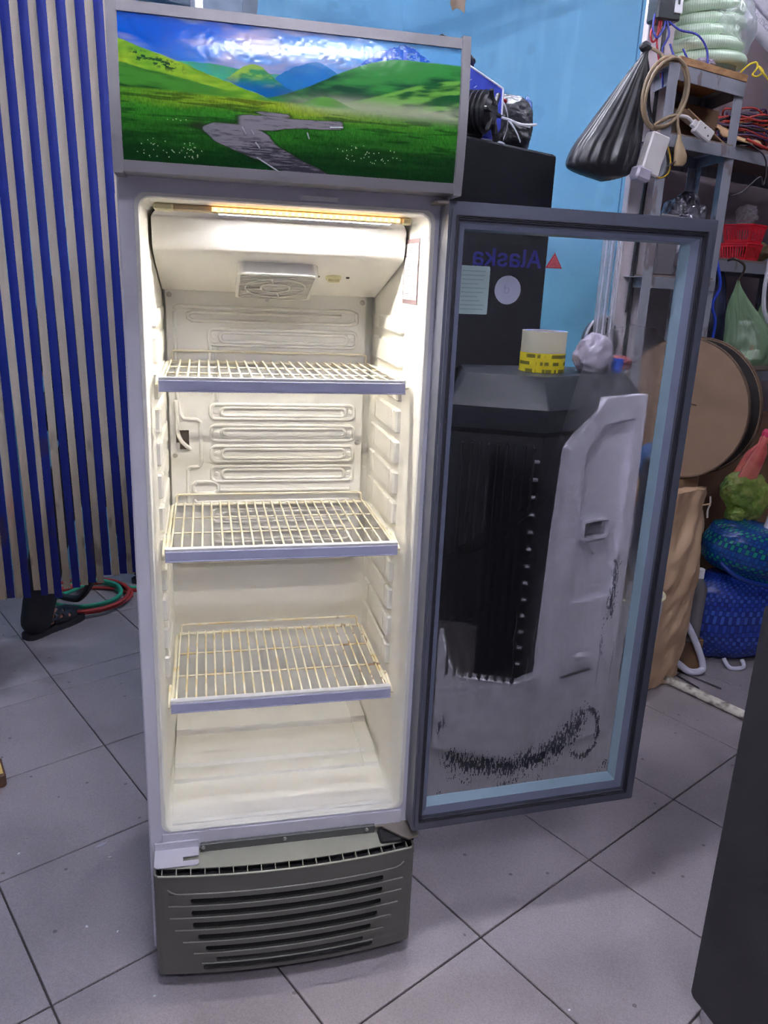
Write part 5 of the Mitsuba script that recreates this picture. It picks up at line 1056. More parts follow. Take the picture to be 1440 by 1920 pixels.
# ribbed hose in a clear bag on top
def ribs(p, n, uv): return mix(C3((214, 232, 208)), C3((184, 208, 180)), 0.5 + 0.5 * dr.sin(uv.x))
mat('ribbed_hose', ribs, 0.32, specular=0.5)
ce = (l1 + r1) / 2 + dp * 0.6 + np.array([0.035, 0.04]); P = []
for k in range(6 * 40):
    t = 2 * PI * k / 40; lay = k / 40; R_ = 0.150 - 0.006 * lay + 0.012 * math.sin(1.3 * t); P.append((ce[0] + R_ * 1.0 * math.cos(t), ce[1] + R_ * 0.95 * math.sin(t), 1.880 + 0.022 + lay * 0.0415))
P = np.array(P); seg = np.linalg.norm(np.diff(P, axis=0), axis=1); s_ = np.r_[0, np.cumsum(seg)]; ns = int(s_[-1] / 0.0035); Q = np.stack([np.interp(np.linspace(0, s_[-1], ns), s_, P[:, j]) for j in range(3)], 1)
rad = 0.0215 + 0.0014 * np.sin(np.arange(ns) * PI / 1.0)
hm = tube(Q, rad, 12); uvh = np.stack([np.r_[np.repeat(np.arange(ns) * PI, 12), 0, 0], np.zeros(ns * 12 + 2)], 1)
HS = solo('ribbed_hose', hm, 'ribbed_hose', 'pale green ribbed drain hose coiled on the narrow steel rack', 'hose', None, True, uv=uvh)
fb = blob((ce[0] + 0.055, ce[1] + 0.015, 1.882 + 0.16), (0.140, 0.165, 0.165), 5, 0.12, 14, 17); fb.vertices[:, 2] = np.maximum(fb.vertices[:, 2], 1.8825)
solo('clear_plastic_bag', fb, 'clear_film', 'clear plastic bag slipped over the ribbed hose coil', 'bag', None, 50)
solo('plastic_scrap', blob((1.815, 1.30, 1.896), (0.035, 0.02, 0.014), 4, 0.5, 12, 5), 'crumple', 'crumpled pale plastic scrap under the ribbed hose', 'scrap')
mat('twine', (214, 188, 48), 0.6)
TW = solo('yellow_twine', tube(spline([(1.965, 1.31, 1.882), (1.985, 1.295, 1.905), (2.005, 1.285, 1.912), (2.012, 1.285, 1.895), (2.0, 1.285, 1.878), (1.995, 1.28, 1.87), (2.015, 1.28, 1.868), (2.03, 1.275, 1.885), (2.01, 1.275, 1.898), (2.025, 1.27, 1.88), (2.05, 1.27, 1.862), (2.062, 1.27, 1.852)], 6), 0.0034, 6), 'twine', 'yellow twine knotted at the corner of the narrow rack', 'twine')
# torn cardboard on the second level
mat('cardboard', mottle((176, 142, 108), (156, 124, 92), 10), 0.85); mat('cardboard_dark', mottle((120, 92, 66), (98, 74, 54), 8), 0.85)
def torn(corners, m, name, label, seed, n=26, th=0.004, rag=0.02, sag=0.01):
    g = np.random.default_rng(seed); A, B_, C_, D_ = [np.array(c, float) for c in corners]; G_ = []
    for i in range(n):
        row = []
        for j in range(n):
            u, v = i / (n - 1), j / (n - 1); q = A * (1 - u) * (1 - v) + B_ * u * (1 - v) + C_ * u * v + D_ * (1 - u) * v; e = rag * (meshkit.noise(np.array([u * 9, v * 9, seed])) - 0.5)
            ed = (4 * u * (1 - u)) ** 2 * (4 * v * (1 - v)) ** 2; row.append(q + (B_ - A) / np.linalg.norm(B_ - A) * e * (1 - ed) + np.array([0, 0, sag * math.sin(5 * u + seed) * math.sin(4 * v)]))
        G_.append(row)
    return solo(name, sheet(G_, th), m, label, 'cardboard')
torn([(1.74, 1.24, 1.735), (1.995, 1.335, 1.635), (2.06, 1.58, 1.70), (1.80, 1.54, 1.80)], 'cardboard', 'torn_cardboard', 'torn sheet of cardboard leaning under the top of the narrow rack', 3)
BX1 = thing('cardboard_carton', 'brown carton with faint print behind the torn cardboard on the narrow rack', 'carton')
add(BX1, tf(cbox(-0.10, 0.14, 0, 0.12, 1.653, 1.81, 0.003), rotz(20, (1.93, 1.50, 0))), 'cardboard_dark')
mat('print_teal', (92, 112, 108), 0.8); add(BX1 + '__print', tf(cbox(0.02, 0.08, -0.0012, -0.0004, 1.70, 1.75, 0), rotz(20, (1.93, 1.50, 0))), 'print_teal', False)
# second rack, further right
R2 = thing('long_steel_rack', 'long steel rack at the right edge holding baskets and wire', 'rack')
o2 = np.array([2.085, 1.505]); d2 = np.array([math.cos(math.radians(24)), math.sin(math.radians(24))]); n2_ = np.array([-d2[1], d2[0]])
for s in (0, 1.1):
    for t, sy in ((0.0, 1), (0.355, -1)):
        q = o2 + d2 * s + n2_ * t; add(R2 + '__post', angle_post(q[0], q[1], FL, 1.70 if s == 0 else 2.1, 1 if s == 0 else -1, sy, 0.036), 'rack_steel', 20)
for z in (1.685, 1.265, 0.80, 0.20):
    for t in (0.0, 0.355): add(R2 + '__beam', beam(o2 + n2_ * t, o2 + d2 * 1.1 + n2_ * t, z, 0.044), 'rack_steel', 20)
    for s in (0.0, 1.1): add(R2 + '__beam', beam(o2 + d2 * s, o2 + d2 * s + n2_ * 0.355, z, 0.04), 'rack_steel', 20)
    add(R2 + '__deck', (lambda mm: (mm.apply_translation((0, 0, z + 0.0005)), mm)[1])(extrude(Polygon([o2, o2 + d2 * 1.1, o2 + d2 * 1.1 + n2_ * 0.355, o2 + n2_ * 0.355]), 0.008)), 'board_dark', 20)
torn([(2.02, 1.44, 1.70), (2.30, 1.58, 1.705), (2.36, 1.80, 1.80), (2.10, 1.70, 1.80)], 'cardboard', 'torn_cardboard', 'torn cardboard flap under the tangled wire on the long rack', 8)
g = np.random.default_rng(5); mats = ['wire_orange', 'wire_dark', 'wire_red2', 'wire_purple']
mat('wire_orange', (176, 104, 56), 0.5); mat('wire_dark', (34, 26, 34), 0.5); mat('wire_red2', (150, 44, 36), 0.5); mat('wire_purple', (66, 42, 76), 0.5)
WC = thing('wire_tangle', 'tangled coil of orange, red and dark wire on the long rack', 'wire coil'); wc = o2 + d2 * 0.29 + n2_ * 0.12
for k in range(36):
    a0 = g.uniform(0, 2 * PI); tl = g.normal(0, 0.25, 2); R_ = g.uniform(0.075, 0.125); z_ = g.uniform(-0.05, 0.055); P = []
    for t in np.linspace(0, 2 * PI * 0.93, 26): P.append((wc[0] + R_ * math.cos(t + a0), wc[1] + 0.8 * R_ * math.sin(t + a0), 1.788 + z_ + 0.05 * (tl[0] * math.cos(t) + tl[1] * math.sin(t)) + 0.006 * math.sin(4 * t + k)))
    add(WC + '__strand', tube(P, 0.0042, 5), mats[(k * 7 + int(z_ < 0)) % 4 if z_ > -0.01 else (1, 3, 1, 2)[k % 4]], True)
P = [(2.26, 1.60, 1.72), (2.31, 1.575, 1.70), (2.35, 1.58, 1.66)]; add(WC + '__tail', tube(spline([(2.20, 1.55, 1.72), (2.26, 1.545, 1.700), (2.33, 1.565, 1.690), (2.42, 1.60, 1.685)], 5), 0.006, 6), 'wire_red2', True)
solo('dark_wire_loop', tube(spline([(2.19, 1.52, 1.70), (2.25, 1.50, 1.66), (2.275, 1.50, 1.60), (2.27, 1.50, 1.55), (2.25, 1.50, 1.58), (2.18, 1.50, 1.52), (2.12, 1.49, 1.50)], 6), 0.003, 6), 'wire_dark', 'thin dark wire dangling from the long rack', 'wire')
# white pipes leaning at the top right corner, with printed letters
mat('pvc', mottle((206, 204, 214), (192, 190, 200), 6), 0.35, specular=0.5); mat('pipe_print', (120, 116, 130), 0.6)
def pipe(p, q, r, label, text=None):
    p, q = np.array(p, float), np.array(q, float); L = np.linalg.norm(q - p); d = (q - p) / L; k = thing('plastic_pipe', label, 'pipe', 'pipes at the top right corner')
    m = man(trimesh.creation.cylinder(r, L, sections=36)) - man(trimesh.creation.cylinder(r * 0.88, L * 1.1, sections=36)); vdir = np.cross(d, (0, 1, 0)); M = frame_tf((p + q) / 2, np.cross(d, (1, 0, 0)), np.cross(d, np.cross(d, (1, 0, 0))))
    M = frame_tf((p + q) / 2, (0, -1, 0) - d * (np.array((0, -1, 0)) @ d), np.cross(d, (0, -1, 0) - d * (np.array((0, -1, 0)) @ d)))
    add(k, tf(m, M), 'pvc', 30)
    if text:
        t = meshkit.text_mesh(text, 0.017, 0.0006); v = t.vertices; ez = M[:3, 2]; s0 = 1 if ez @ d > 0 else -1
        ang = (v[:, 1] - 0.0085) / r; rr_ = r + 0.0002 + v[:, 2]
        W = np.array(p) + d * (0.335 * L) + d * v[:, :1]; nrm = M[:3, 0]; upv = np.cross(nrm, d) ; upv *= np.sign(upv[2]) or 1
        t.vertices = W + nrm * (rr_ * np.cos(ang))[:, None] + upv * (rr_ * np.sin(ang))[:, None]; t.fix_normals(); add(k + '__print', t, 'pipe_print', False)
pipe((1.95, 1.75, 2.411), (2.75, 1.75, 1.891), 0.034, 'grey white plastic pipe with printed letters, lower of the two sloping over the rack', 'DUC CHEMICAL')
pipe((2.05, 1.75, 2.436), (2.85, 1.75, 1.916), 0.034, 'white plastic pipe, upper of the two sloping over the rack')
solo('pipe_hanger', tube(spline([(2.60, 1.75, ZC + 0.002), (2.60, 1.70, 2.20), (2.60, 1.695, 1.99), (2.62, 1.75, 1.935), (2.64, 1.805, 1.97), (2.64, 1.80, 2.20), (2.63, 1.755, ZC + 0.002)], 5), 0.003, 6), 'post_dark', 'wire sling holding the sloping plastic pipes', 'wire')
# red baskets
mat('basket_red', (196, 30, 44), 0.4); mat('basket_brown', mottle((98, 82, 50), (70, 58, 38), 20), 0.7)
def basket(c, w, d, h, rot, label):
    k = thing('red_basket', label, 'basket', 'red plastic baskets'); M = rotz(rot, c); fl = 0.012
    add(k, tf(cbox(-w / 2 + fl, w / 2 - fl, -d / 2 + fl, d / 2 - fl, 0, 0.004, 0.001), M), 'basket_red')
    for a, L, off in ((0, w, d), (90, d, w), (180, w, d), (270, d, w)):
        Mw = M @ rotz(a); b0, b1 = -L / 2 + fl, L / 2 - fl; pl_ = Polygon([(b0, 0.0), (b1, 0.0), (L / 2, h), (-L / 2, h)]); holes = []
        nx, nz = max(3, int(L / 0.012)), 5
        for i in range(nx):
            for j in range(nz):
                u = (i + 0.5) / nx; v = 0.16 + 0.66 * (j + 0.5) / nz; w0 = b0 + (b1 - b0) * u; x = w0 * (1 + (L / 2 / b1 - 1) * v); holes.append(sbox(x - 0.0036, h * v - 0.0042, x + 0.0036, h * v + 0.0042))
        from shapely.ops import unary_union
        pl_ = pl_.difference(unary_union(holes)); mm = extrude(pl_, 0.0022); V = mm.vertices; t = V[:, 1] / h
        Y_ = -(off / 2 - fl) - fl * t; mm.vertices = np.stack([V[:, 0], Y_ - V[:, 2], V[:, 1]], 1); add(k + '__side', tf(mm, Mw), 'basket_red', False)
    add(k + '__rim', tf(tube([(x, y, h) for x, y in rrect(-w / 2, w / 2, -d / 2, d / 2, 0.012)], 0.0042, 6, True), M), 'basket_red', True)
b0_ = o2 + d2 * 0.385 + n2_ * 0.10
basket((b0_[0], b0_[1], 1.275), 0.125, 0.13, 0.068, 24, 'red perforated basket, lower of the two stacked at the right edge')
basket((b0_[0] + 0.004, b0_[1], 1.348), 0.130, 0.13, 0.072, 24, 'red perforated basket, upper of the two stacked at the right edge')
bb = o2 + d2 * 0.49 + n2_ * 0.09; solo('brown_pouch', blob((bb[0], bb[1], 1.315), (0.06, 0.05, 0.048), 4, 0.2, 9, 14), 'basket_brown', 'brown olive pouch beside the lower red basket', 'pouch')
cbg = blob((b0_[0] + 0.01, b0_[1] + 0.01, 1.462), (0.045, 0.045, 0.045), 4, 0.35, 12, 12); cbg.vertices[:, 2] = np.maximum(cbg.vertices[:, 2], 1.422); solo('clear_film_wad', cbg, 'clear_film', 'wad of clear film in the upper red basket', 'bag', None, 50)
# silver bag and small meter on the narrow rack, just above the door
mat('silver_film', mottle((150, 148, 158), (84, 82, 92), 22), 0.16, 0.75, bump=lambda p, n, uv: fbm(p.x * 46, p.y * 46, p.z * 46, 3), bump_scale=0.012)
sv_ = blob((1.90, 1.45, 1.262), (0.105, 0.09, 0.085), 5, 0.22, 12, 44); sv_.vertices[:, 2] = np.maximum(sv_.vertices[:, 2], 1.1885); sv_ = as_mesh(sv_); sv_.vertices[:, 2] = 1.1885 + (sv_.vertices[:, 2] - 1.1885) * 1.9; solo('silver_bag', sv_, 'silver_film', 'crinkled silver plastic bag on the narrow rack above the door', 'bag', None, 50)
MT = thing('small_meter_box', 'small grey meter box on the narrow rack left of the silver bag', 'meter'); add(MT, tf(cbox(0, 0.10, 0, 0.05, 1.188, 1.395, 0.004), rotz(20, (1.690, 1.235, 0))), 'slot_grey'); add(MT + '__face', tf(cbox(0.012, 0.088, -0.003, 0.0, 1.32, 1.38, 0.002), rotz(20, (1.690, 1.235, 0))), 'socket_white'); add(MT + '__display', tf(cbox(0.02, 0.05, -0.0045, -0.003, 1.345, 1.365, 0.0005), rotz(20, (1.690, 1.235, 0))), 'black_plastic')
# bags hanging from the long rack
mat('bag_green', mottle((176, 206, 170), (136, 168, 132), 24), 0.3, spec_trans=0.0); mat('bag_content', mottle((190, 190, 196), (90, 92, 96), 30, 0.35, 0.6), 0.4)
scene['mat_green_film'] = {'type': 'blendbsdf', 'weight': 0.45, 'a': {'type': 'thindielectric', 'int_ior': 1.4}, 'b': {'type': 'principledthin', 'base_color': rgb((190, 220, 178)), 'roughness': 0.3, 'diff_trans': 1.2}}
def hang_bag(name, label, x, y, zt, lv, m, ple=15, amp=0.14, seed=0, cat='bag'):
    rings = []; L = spline(lv, 5)
    for i, (z, dx, rx, ry) in enumerate(L):
        t = i / (len(L) - 1); ang = np.linspace(0, 2 * PI, 61)[:-1]; pl_ = 1 + amp * (1 - 0.6 * t) * np.sin(ple * ang + 2 * np.sin(3 * ang + seed)) * min(1, 5 * t + 0.2) + 0.06 * np.sin(4 * ang + 8 * t + seed)
        rings.append(np.stack([x + dx + rx * np.cos(ang) * pl_, y + ry * np.sin(ang) * pl_, np.full_like(ang, zt + z)], 1))
    return solo(name, loft(rings), m, label, cat, None, 50)
GB = hang_bag('green_clear_bag', 'pale green see-through bag hanging from a hook on the long rack', 2.185, 1.44, 1.185, [(0, 0, 0.006, 0.006), (-0.03, 0.005, 0.014, 0.012), (-0.10, 0.03, 0.048, 0.035), (-0.18, 0.07, 0.080, 0.055), (-0.25, 0.085, 0.095, 0.065), (-0.31, 0.08, 0.085, 0.055), (-0.335, 0.075, 0.045, 0.03)], 'green_film', seed=1)
add(GB + '__content', blob((2.262, 1.44, 0.955), (0.062, 0.04, 0.075), 4, 0.28, 12, 8), 'bag_content', True, label='small parts inside the bag'); add(GB + '__box', tf(cbox(-0.05, 0.05, -0.012, 0.012, -0.018, 0.018, 0.003), frame_tf((2.255, 1.40, 0.895), (0.97, 0, 0.2), (0, 1, 0))), 'paper')
add(GB + '__red_mark', tf(cbox(-0.006, 0.008, -0.0015, 0.0015, -0.007, 0.007, 0.0004), frame_tf((2.262, 1.392, 0.928), (1, 0, 0.2), (0, 1, 0))), 'red_patch')
hang_bag('green_clear_bag', 'second pale green bag behind the hanging one at the right edge', 2.36, 1.50, 1.10, [(0, 0, 0.006, 0.006), (-0.05, 0.01, 0.03, 0.02), (-0.13, 0.02, 0.075, 0.05), (-0.22, 0.02, 0.085, 0.05), (-0.25, 0.02, 0.04, 0.03)], 'green_film', seed=5)
solo('bag_hook', tube(spline([(2.160, 1.49, 1.262), (2.165, 1.455, 1.268), (2.20, 1.44, 1.245), (2.20, 1.44, 1.215), (2.185, 1.44, 1.185), (2.183, 1.44, 1.175)], 5), 0.005, 6), 'prong', 'rusty wire hook holding the pale green bag', 'hook')
solo('clear_hose', tube(spline([(2.45, 1.50, 1.60), (2.42, 1.49, 1.48), (2.345, 1.47, 1.33), (2.325, 1.46, 1.20), (2.33, 1.455, 1.10), (2.36, 1.46, 1.04), (2.42, 1.50, 1.00)], 6), 0.0085, 8), 'pvc', 'clear whitish hose dangling past the red baskets', 'hose')
mat('pack_navy', mottle((40, 44, 66), (24, 26, 44), 16), 0.5)
hang_bag('navy_bundle', 'dark navy bundle hanging behind the edge of the door', 2.20, 1.62, 1.24, [(0, 0, 0.02, 0.02), (-0.06, 0.0, 0.05, 0.03), (-0.18, 0.0, 0.075, 0.045), (-0.32, 0.0, 0.085, 0.05), (-0.36, 0, 0.05, 0.03)], 'pack_navy', 23, 0.1, 3, 'bundle')
mat('cord_blue', (40, 70, 190), 0.45); solo('nylon_rope', tube(spline([(2.10, 1.50, 1.30), (2.11, 1.48, 1.24), (2.135, 1.48, 1.16), (2.12, 1.49, 1.09), (2.145, 1.49, 1.02), (2.15, 1.50, 0.93)], 6), 0.006, 8), 'cord_blue', 'bright blue rope hanging at the door edge', 'cord')

# ------------------------------------------------------------------ cable spool, cartons and sacks on the floor at the right
mat('spool_card', mottle((130, 106, 86), (116, 94, 76), 5), 0.85); mat('spool_edge', mottle((86, 68, 52), (66, 50, 38), 14), 0.85); mat('spool_dark', (24, 19, 17), 0.8)
SP = thing('cardboard_spool', 'round brown cardboard spool standing on cartons behind the open door', 'spool')
zc_ = 0.725; SM = np.eye(4); ax_s = AX; SM = frame_tf((1.785, 1.10, zc_), np.cross((0, 0, 1), ax_s), (0, 0, 1)); 
if SM[:3, 2] @ ax_s < 0: SM = frame_tf((1.785, 1.10, zc_), -np.cross((0, 0, 1), ax_s), (0, 0, 1))
def disc(r, z0, z1, n=72):
    m = trimesh.creation.cylinder(r, z1 - z0, sections=n); m.apply_translation((0, 0, (z0 + z1) / 2)); return m
add(SP + '__flange', tf(disc(0.252, 0.0, 0.010), SM), 'spool_card', 25); add(SP + '__flange', tf(disc(0.252, 0.092, 0.104), SM), 'spool_card', 25); add(SP + '__inner_liner', tf(disc(0.246, 0.0900, 0.092), SM), 'spool_dark', 25, label='added black disc painting the shade inside the rear flange'); add(SP + '__drum', tf(disc(0.20, 0.010, 0.090), SM), 'spool_dark', 25, label='dark drum between the flanges')  # black disc added to paint the shade on the rear flange's inner face
add(SP + '__flange_edge', tf(as_mesh(man(disc(0.2535, -0.0005, 0.0105)) - man(disc(0.2485, -0.05, 0.05))), SM), 'spool_edge', 25); add(SP + '__flange_edge', tf(as_mesh(man(disc(0.2535, 0.0915, 0.1045)) - man(disc(0.2485, 0.05, 0.17))), SM), 'spool_edge', 25)
add(SP + '__crease', tf(tube([(-0.06, 0.02, -0.001), (0.07, 0.035, -0.001)], 0.0022, 5), SM), 'spool_edge', True)
def carton(x0, x1, y0, y1, z0, z1, rot, label, m='cardboard', o=(0, 0, 0)):
    k = thing('cardboard_carton', label, 'carton'); M = rotz(rot, o); add(k, tf(cbox(x0, x1, y0, y1, z0, z1, 0.004), M), m)
    add(k + '__tape', tf(cbox(x0 - 0.0008, x1 + 0.0008, (y0 + y1) / 2 - 0.024, (y0 + y1) / 2 + 0.024, z1 - 0.02, z1 + 0.0008, 0.0004), M), 'kraft_tape'); return k
carton(-0.15, 0.25, 0.0, 0.15, FL, 0.14, 20, 'plain brown carton on the floor under the cable spool', 'cardboard_dark', (1.68, 1.02, 0))
carton(-0.14, 0.25, 0.0, 0.15, 0.1415, 0.470, 20, 'brown carton directly under the cable spool', 'cardboard', (1.68, 1.02, 0))
mat('bucket_white', (196, 192, 196), 0.4); BK = thing('white_bucket', 'white bucket with a yellowish rim seen through the lower right of the glass', 'bucket')
add(BK, as_mesh(man(lathe([(0, FL), (0.085, FL), (0.105, 0.10), (0, 0.10)], 36, (1.575, 0.90, 0))) - man(lathe([(0, FL + 0.01), (0.080, FL + 0.01), (0.100, 0.12), (0, 0.12)], 36, (1.575, 0.90, 0)))), 'bucket_white', 25)
add(BK + '__rim', tube([(1.575 + 0.106 * math.cos(t), 0.90 + 0.106 * math.sin(t), 0.098) for t in np.linspace(0, 2 * PI, 41)[:-1]], 0.005, 8, True), 'ivory', True, label='yellowish bucket rim')
mat('bag_blue_cloth', mottle((44, 74, 118), (30, 50, 90), 14), 0.7); solo('blue_cloth_bag', blob((1.64, 0.985, 0.545), (0.07, 0.06, 0.075), 4, 0.2, 8, 50), 'bag_blue_cloth', 'blue cloth bag on the carton beside the spool, seen through the glass', 'bag')
solo('grey_plastic_bag', blob((1.60, 0.93, 0.30), (0.055, 0.035, 0.16), 4, 0.25, 10, 52), 'crumple', 'pale plastic bag against the cartons seen through the glass', 'bag')
# kraft paper sack standing by the door edge
mat('kraft', mottle((196, 164, 132), (172, 140, 112), 7), 0.62, bump=lambda p, n, uv: fbm(p.x * 16, p.y * 16, p.z * 9, 3), bump_scale=0.022)
g = []; 
def kraft_face(y, s):
    rows_ = []
    for i in range(34):
        t = i / 33; z = FL + 0.004 + t * 0.775; rows_.append([(1.668 + (0.24 + 0.012 * math.sin(5 * t)) * u + 0.05 * t * 0.2 + 0.006 * math.sin(9 * t + 3 * u), 0.965 + s * (0.030 + 0.016 * math.sin(PI * t)) * math.sin(PI * min(max(u, 0.02), 0.98)) ** 0.5 + 0.08 * u + 0.060 * (meshkit.fbm(np.array([u * 3 + 2 * t, t * 11 - 4 * u, s * 3.0]), 4) - 0.5), z) for u in np.linspace(0, 1, 14)])
    return rows_
A_, B_ = np.array(kraft_face(0, -1)), np.array(kraft_face(0, 1)); rings = [np.vstack([A_[i], B_[i][::-1][1:-1]]) for i in range(34)]
KS = solo('kraft_paper_sack', loft(rings), 'kraft', 'creased brown kraft paper sack standing upright beside the open door', 'sack', None, 40)
mat('tear_white', (220, 214, 208), 0.7); add(KS + '__torn_edge', sheet([[q + np.array([0.002, -0.003, 0]), q + np.array([0.010, -0.001, 0])] for q in spline([(1.938, 1.068, 0.40), (1.942, 1.068, 0.37), (1.936, 1.068, 0.345), (1.94, 1.068, 0.315)], 5)], 0.002), 'tear_white', 40, label='torn white edge'); add(KS + '__fold', tf(cbox(-0.0, 0.245, -0.003, 0.003, 0.375, 0.381, 0.002), rotz(18, (1.700, 0.965, 0))), 'kraft')
# big cardboard sheet leaning behind, flaps of an open box
mat('old_card', mottle((124, 94, 70), (92, 66, 48), 4, 0.3, 0.7), 0.85)
torn([(2.05, 1.40, FL + 0.004), (2.80, 1.735, FL + 0.004), (2.79, 1.77, 0.62), (2.04, 1.435, 0.62)], 'old_card', 'cardboard_sheet', 'large dull brown cardboard sheet leaning behind the sacks', 6, 20, 0.006, 0.02, 0.006)
OB = thing('folded_carton', 'flattened pale carton with raised flaps behind the woven sacks', 'carton'); mat('pale_card', mottle((206, 182, 156), (190, 166, 140), 8), 0.85)
MO = rotz(12, (2.03, 1.372, 0))
add(OB, tf(cbox(0.0, 0.17, 0.0, 0.008, FL, 0.125, 0.001), MO), 'pale_card', 20)
add(OB + '__flap', tf(sheet([[(0.0, 0.004, 0.126), (0.17, 0.004, 0.126)], [(0.0, -0.03, 0.150), (0.168, -0.03, 0.150)], [(0.004, -0.07, 0.168), (0.152, -0.07, 0.170)]], 0.004), MO), 'pale_card', 20)
add(OB + '__flap', tf(sheet([[(0.0, 0.007, 0.122), (0.17, 0.007, 0.122)], [(0.006, 0.010, 0.18), (0.168, 0.010, 0.18)], [(0.01, 0.012, 0.238), (0.15, 0.012, 0.238)]], 0.004), MO), 'pale_card', 20)
BT = thing('white_cap_bottle', 'small bottle with a white cap on the floor pile beside the kraft sack', 'bottle')
add(BT, lathe([(0, -0.20), (0.036, -0.20), (0.036, 0.02), (0.015, 0.062), (0.0, 0.062)], 24, (1.975, 1.095, 0)), 'slot_grey'); add(BT + '__cap', lathe([(0, 0.062), (0.017, 0.062), (0.017, 0.098), (0.0, 0.099)], 24, (1.975, 1.095, 0)), 'paper', label='white cap')
solo('low_box', cbox(1.93, 2.03, 1.075, 1.14, FL, -0.2005, 0.003), 'cardboard_dark', 'low dark box under the white capped bottle', 'box')
# woven sacks
def weave(c_a, c_b, c_g, gz):
    A, Bc, Gc = C3(c_a), C3(c_b), C3(c_g)
    def fn(p, n, uv):
        U, V = uv.x, uv.y; iu, iv = dr.floor(U), dr.floor(V); chk = dr.abs(iu + iv - 2 * dr.floor((iu + iv) * 0.5)); r = cell_rand(iu, iv, 3)
        base = mix(A, Bc, dr.select(chk > 0.5, 1.0, 0.0) * 0.6 + 0.4 * r); gband = dr.select(dr.abs(iv - 4 * dr.floor(iv / 4.0) - 1.5) < 1.0, 1.0, 0.0)
        base = mix(base, Gc, gz * gband * dr.select(chk > 0.5, 1.0, 0.0)); fu, fv = U - iu, V - iv; edge = smoothstep(0.0, 0.14, dr.minimum(dr.minimum(fu, 1 - fu), dr.minimum(fv, 1 - fv)))
        return base * (0.35 + 0.65 * edge)
    return fn
mat('weave_blue', weave((16, 30, 110), (36, 66, 160), (90, 130, 200), 0.25), 0.32, specular=0.5); mat('weave_green', weave((14, 44, 120), (24, 78, 140), (24, 130, 116), 0.95), 0.32, specular=0.5)
def sack(name, label, c, r, m, nu, nv, seed, flat_z=None, powr=0.75, tilt=0, lump=0.10):
    n, k = 40, 96; V = []; UV = []
    for i in range(n + 1):
        a = -PI / 2 + PI * i / n; cz, sz = abs(math.cos(a)) ** powr, math.copysign(abs(math.sin(a)) ** powr, a)
        for j in range(k + 1):
            t = 2 * PI * j / k; V.append((cz * math.cos(t), cz * math.sin(t), sz)); UV.append((j / k * nu, i / n * nv))
    V = np.array(V); nn = meshkit.fbm(V * 2.2 + seed * 3.1, 4, seed) - 0.5
    ij = np.arange(len(V)); same = ij % (k + 1) == k; nn[same] = nn[ij[same] - k]
    V = V * (1 + 2 * lump * nn[:, None]) * np.array(r); 
    if tilt: V = V @ np.array(trimesh.transformations.rotation_matrix(math.radians(tilt), (0.3, 1, 0)))[:3, :3].T
    V += np.array(c); 
    if flat_z is not None: V[:, 2] = np.maximum(V[:, 2], flat_z)
    f = []
    for i in range(n):
        for j in range(k):
            q = i * (k + 1) + j; f += [(q, q + 1, q + k + 2), (q, q + k + 2, q + k + 1)]
    return solo(name, trimesh.Trimesh(V, f, process=False), m, label, 'sack', 'woven plastic sacks', True, uv=np.array(UV))
sack('woven_sack', 'royal blue woven plastic sack on the floor under the green-checked one', (2.28, 1.22, -0.15), (0.305, 0.145, 0.19), 'weave_blue', 110, 34, 3, FL + 0.001, 0.7)
S2 = sack('woven_sack', 'blue and green checked woven sack slumped on top of the blue sack', (2.315, 1.20, 0.120), (0.265, 0.135, 0.115), 'weave_green', 90, 26, 7, None, 0.75, 14)
mat('seam_pale', (150, 180, 180), 0.5)
add(S2 + '__rim_fold', tube(spline([(2.075, 1.12, 0.110), (2.13, 1.075, 0.065), (2.23, 1.052, 0.035), (2.35, 1.052, 0.02), (2.47, 1.09, 0.025)], 8), 0.010, 8), 'weave_green', True)
# bright knotted bag in front of the cardboard sheet, white pipe
mat('bag_pink', mottle((226, 128, 110), (206, 84, 84), 14), 0.35); mat('bag_lime', mottle((120, 150, 62), (156, 160, 84), 12), 0.3, bump=lambda p, n, uv: fbm(p.x * 40, p.y * 40, p.z * 40, 3), bump_scale=0.008); mat('bag_tip', (214, 60, 100), 0.4)
NB = thing('knotted_bags', 'lime green plastic bag with a pink knotted top hanging beside the spool', 'bag')
add(NB, blob((2.20, 1.245, 0.375), (0.080, 0.05, 0.078), 5, 0.2, 11, 61), 'bag_lime', True)
add(NB + '__pink_top', loft([np.stack([x + r * (1 + 0.15 * np.sin(7 * np.linspace(0, 2 * PI, 41)[:-1])) * np.cos(np.linspace(0, 2 * PI, 41)[:-1]), 1.24 + 0.7 * r * np.sin(np.linspace(0, 2 * PI, 41)[:-1]), np.full(40, z)], 1) for z, x, r in ((0.40, 2.20, 0.05), (0.44, 2.215, 0.048), (0.48, 2.23, 0.046), (0.53, 2.25, 0.040), (0.565, 2.268, 0.018), (0.59, 2.275, 0.020), (0.61, 2.285, 0.010))]), 'bag_pink', 50, label='pink knotted top'); add(NB + '__tip', blob((2.278, 1.24, 0.600), (0.018, 0.014, 0.024), 3, 0.25, 9, 6), 'bag_tip', True, label='bright pink tip')
solo('yellow_green_bag', blob((2.285, 1.26, 0.335), (0.062, 0.05, 0.10), 5, 0.22, 11, 63), 'bag_lime', 'yellow green plastic bag crumpled right of the pink-topped one', 'bag'); 
solo('yellow_green_bag', blob((2.185, 1.225, 0.275), (0.040, 0.035, 0.036), 4, 0.25, 11, 66), 'bag_lime', 'small yellow green bag below the lime green bag', 'bag')
solo('white_hose_bend', tube(spline([(2.42, 1.22, 0.44), (2.37, 1.20, 0.40), (2.345, 1.19, 0.33), (2.325, 1.18, 0.26), (2.30, 1.17, 0.20)], 6), 0.019, 12), 'pvc', 'thick white hose bend behind the green-checked sack', 'hose')
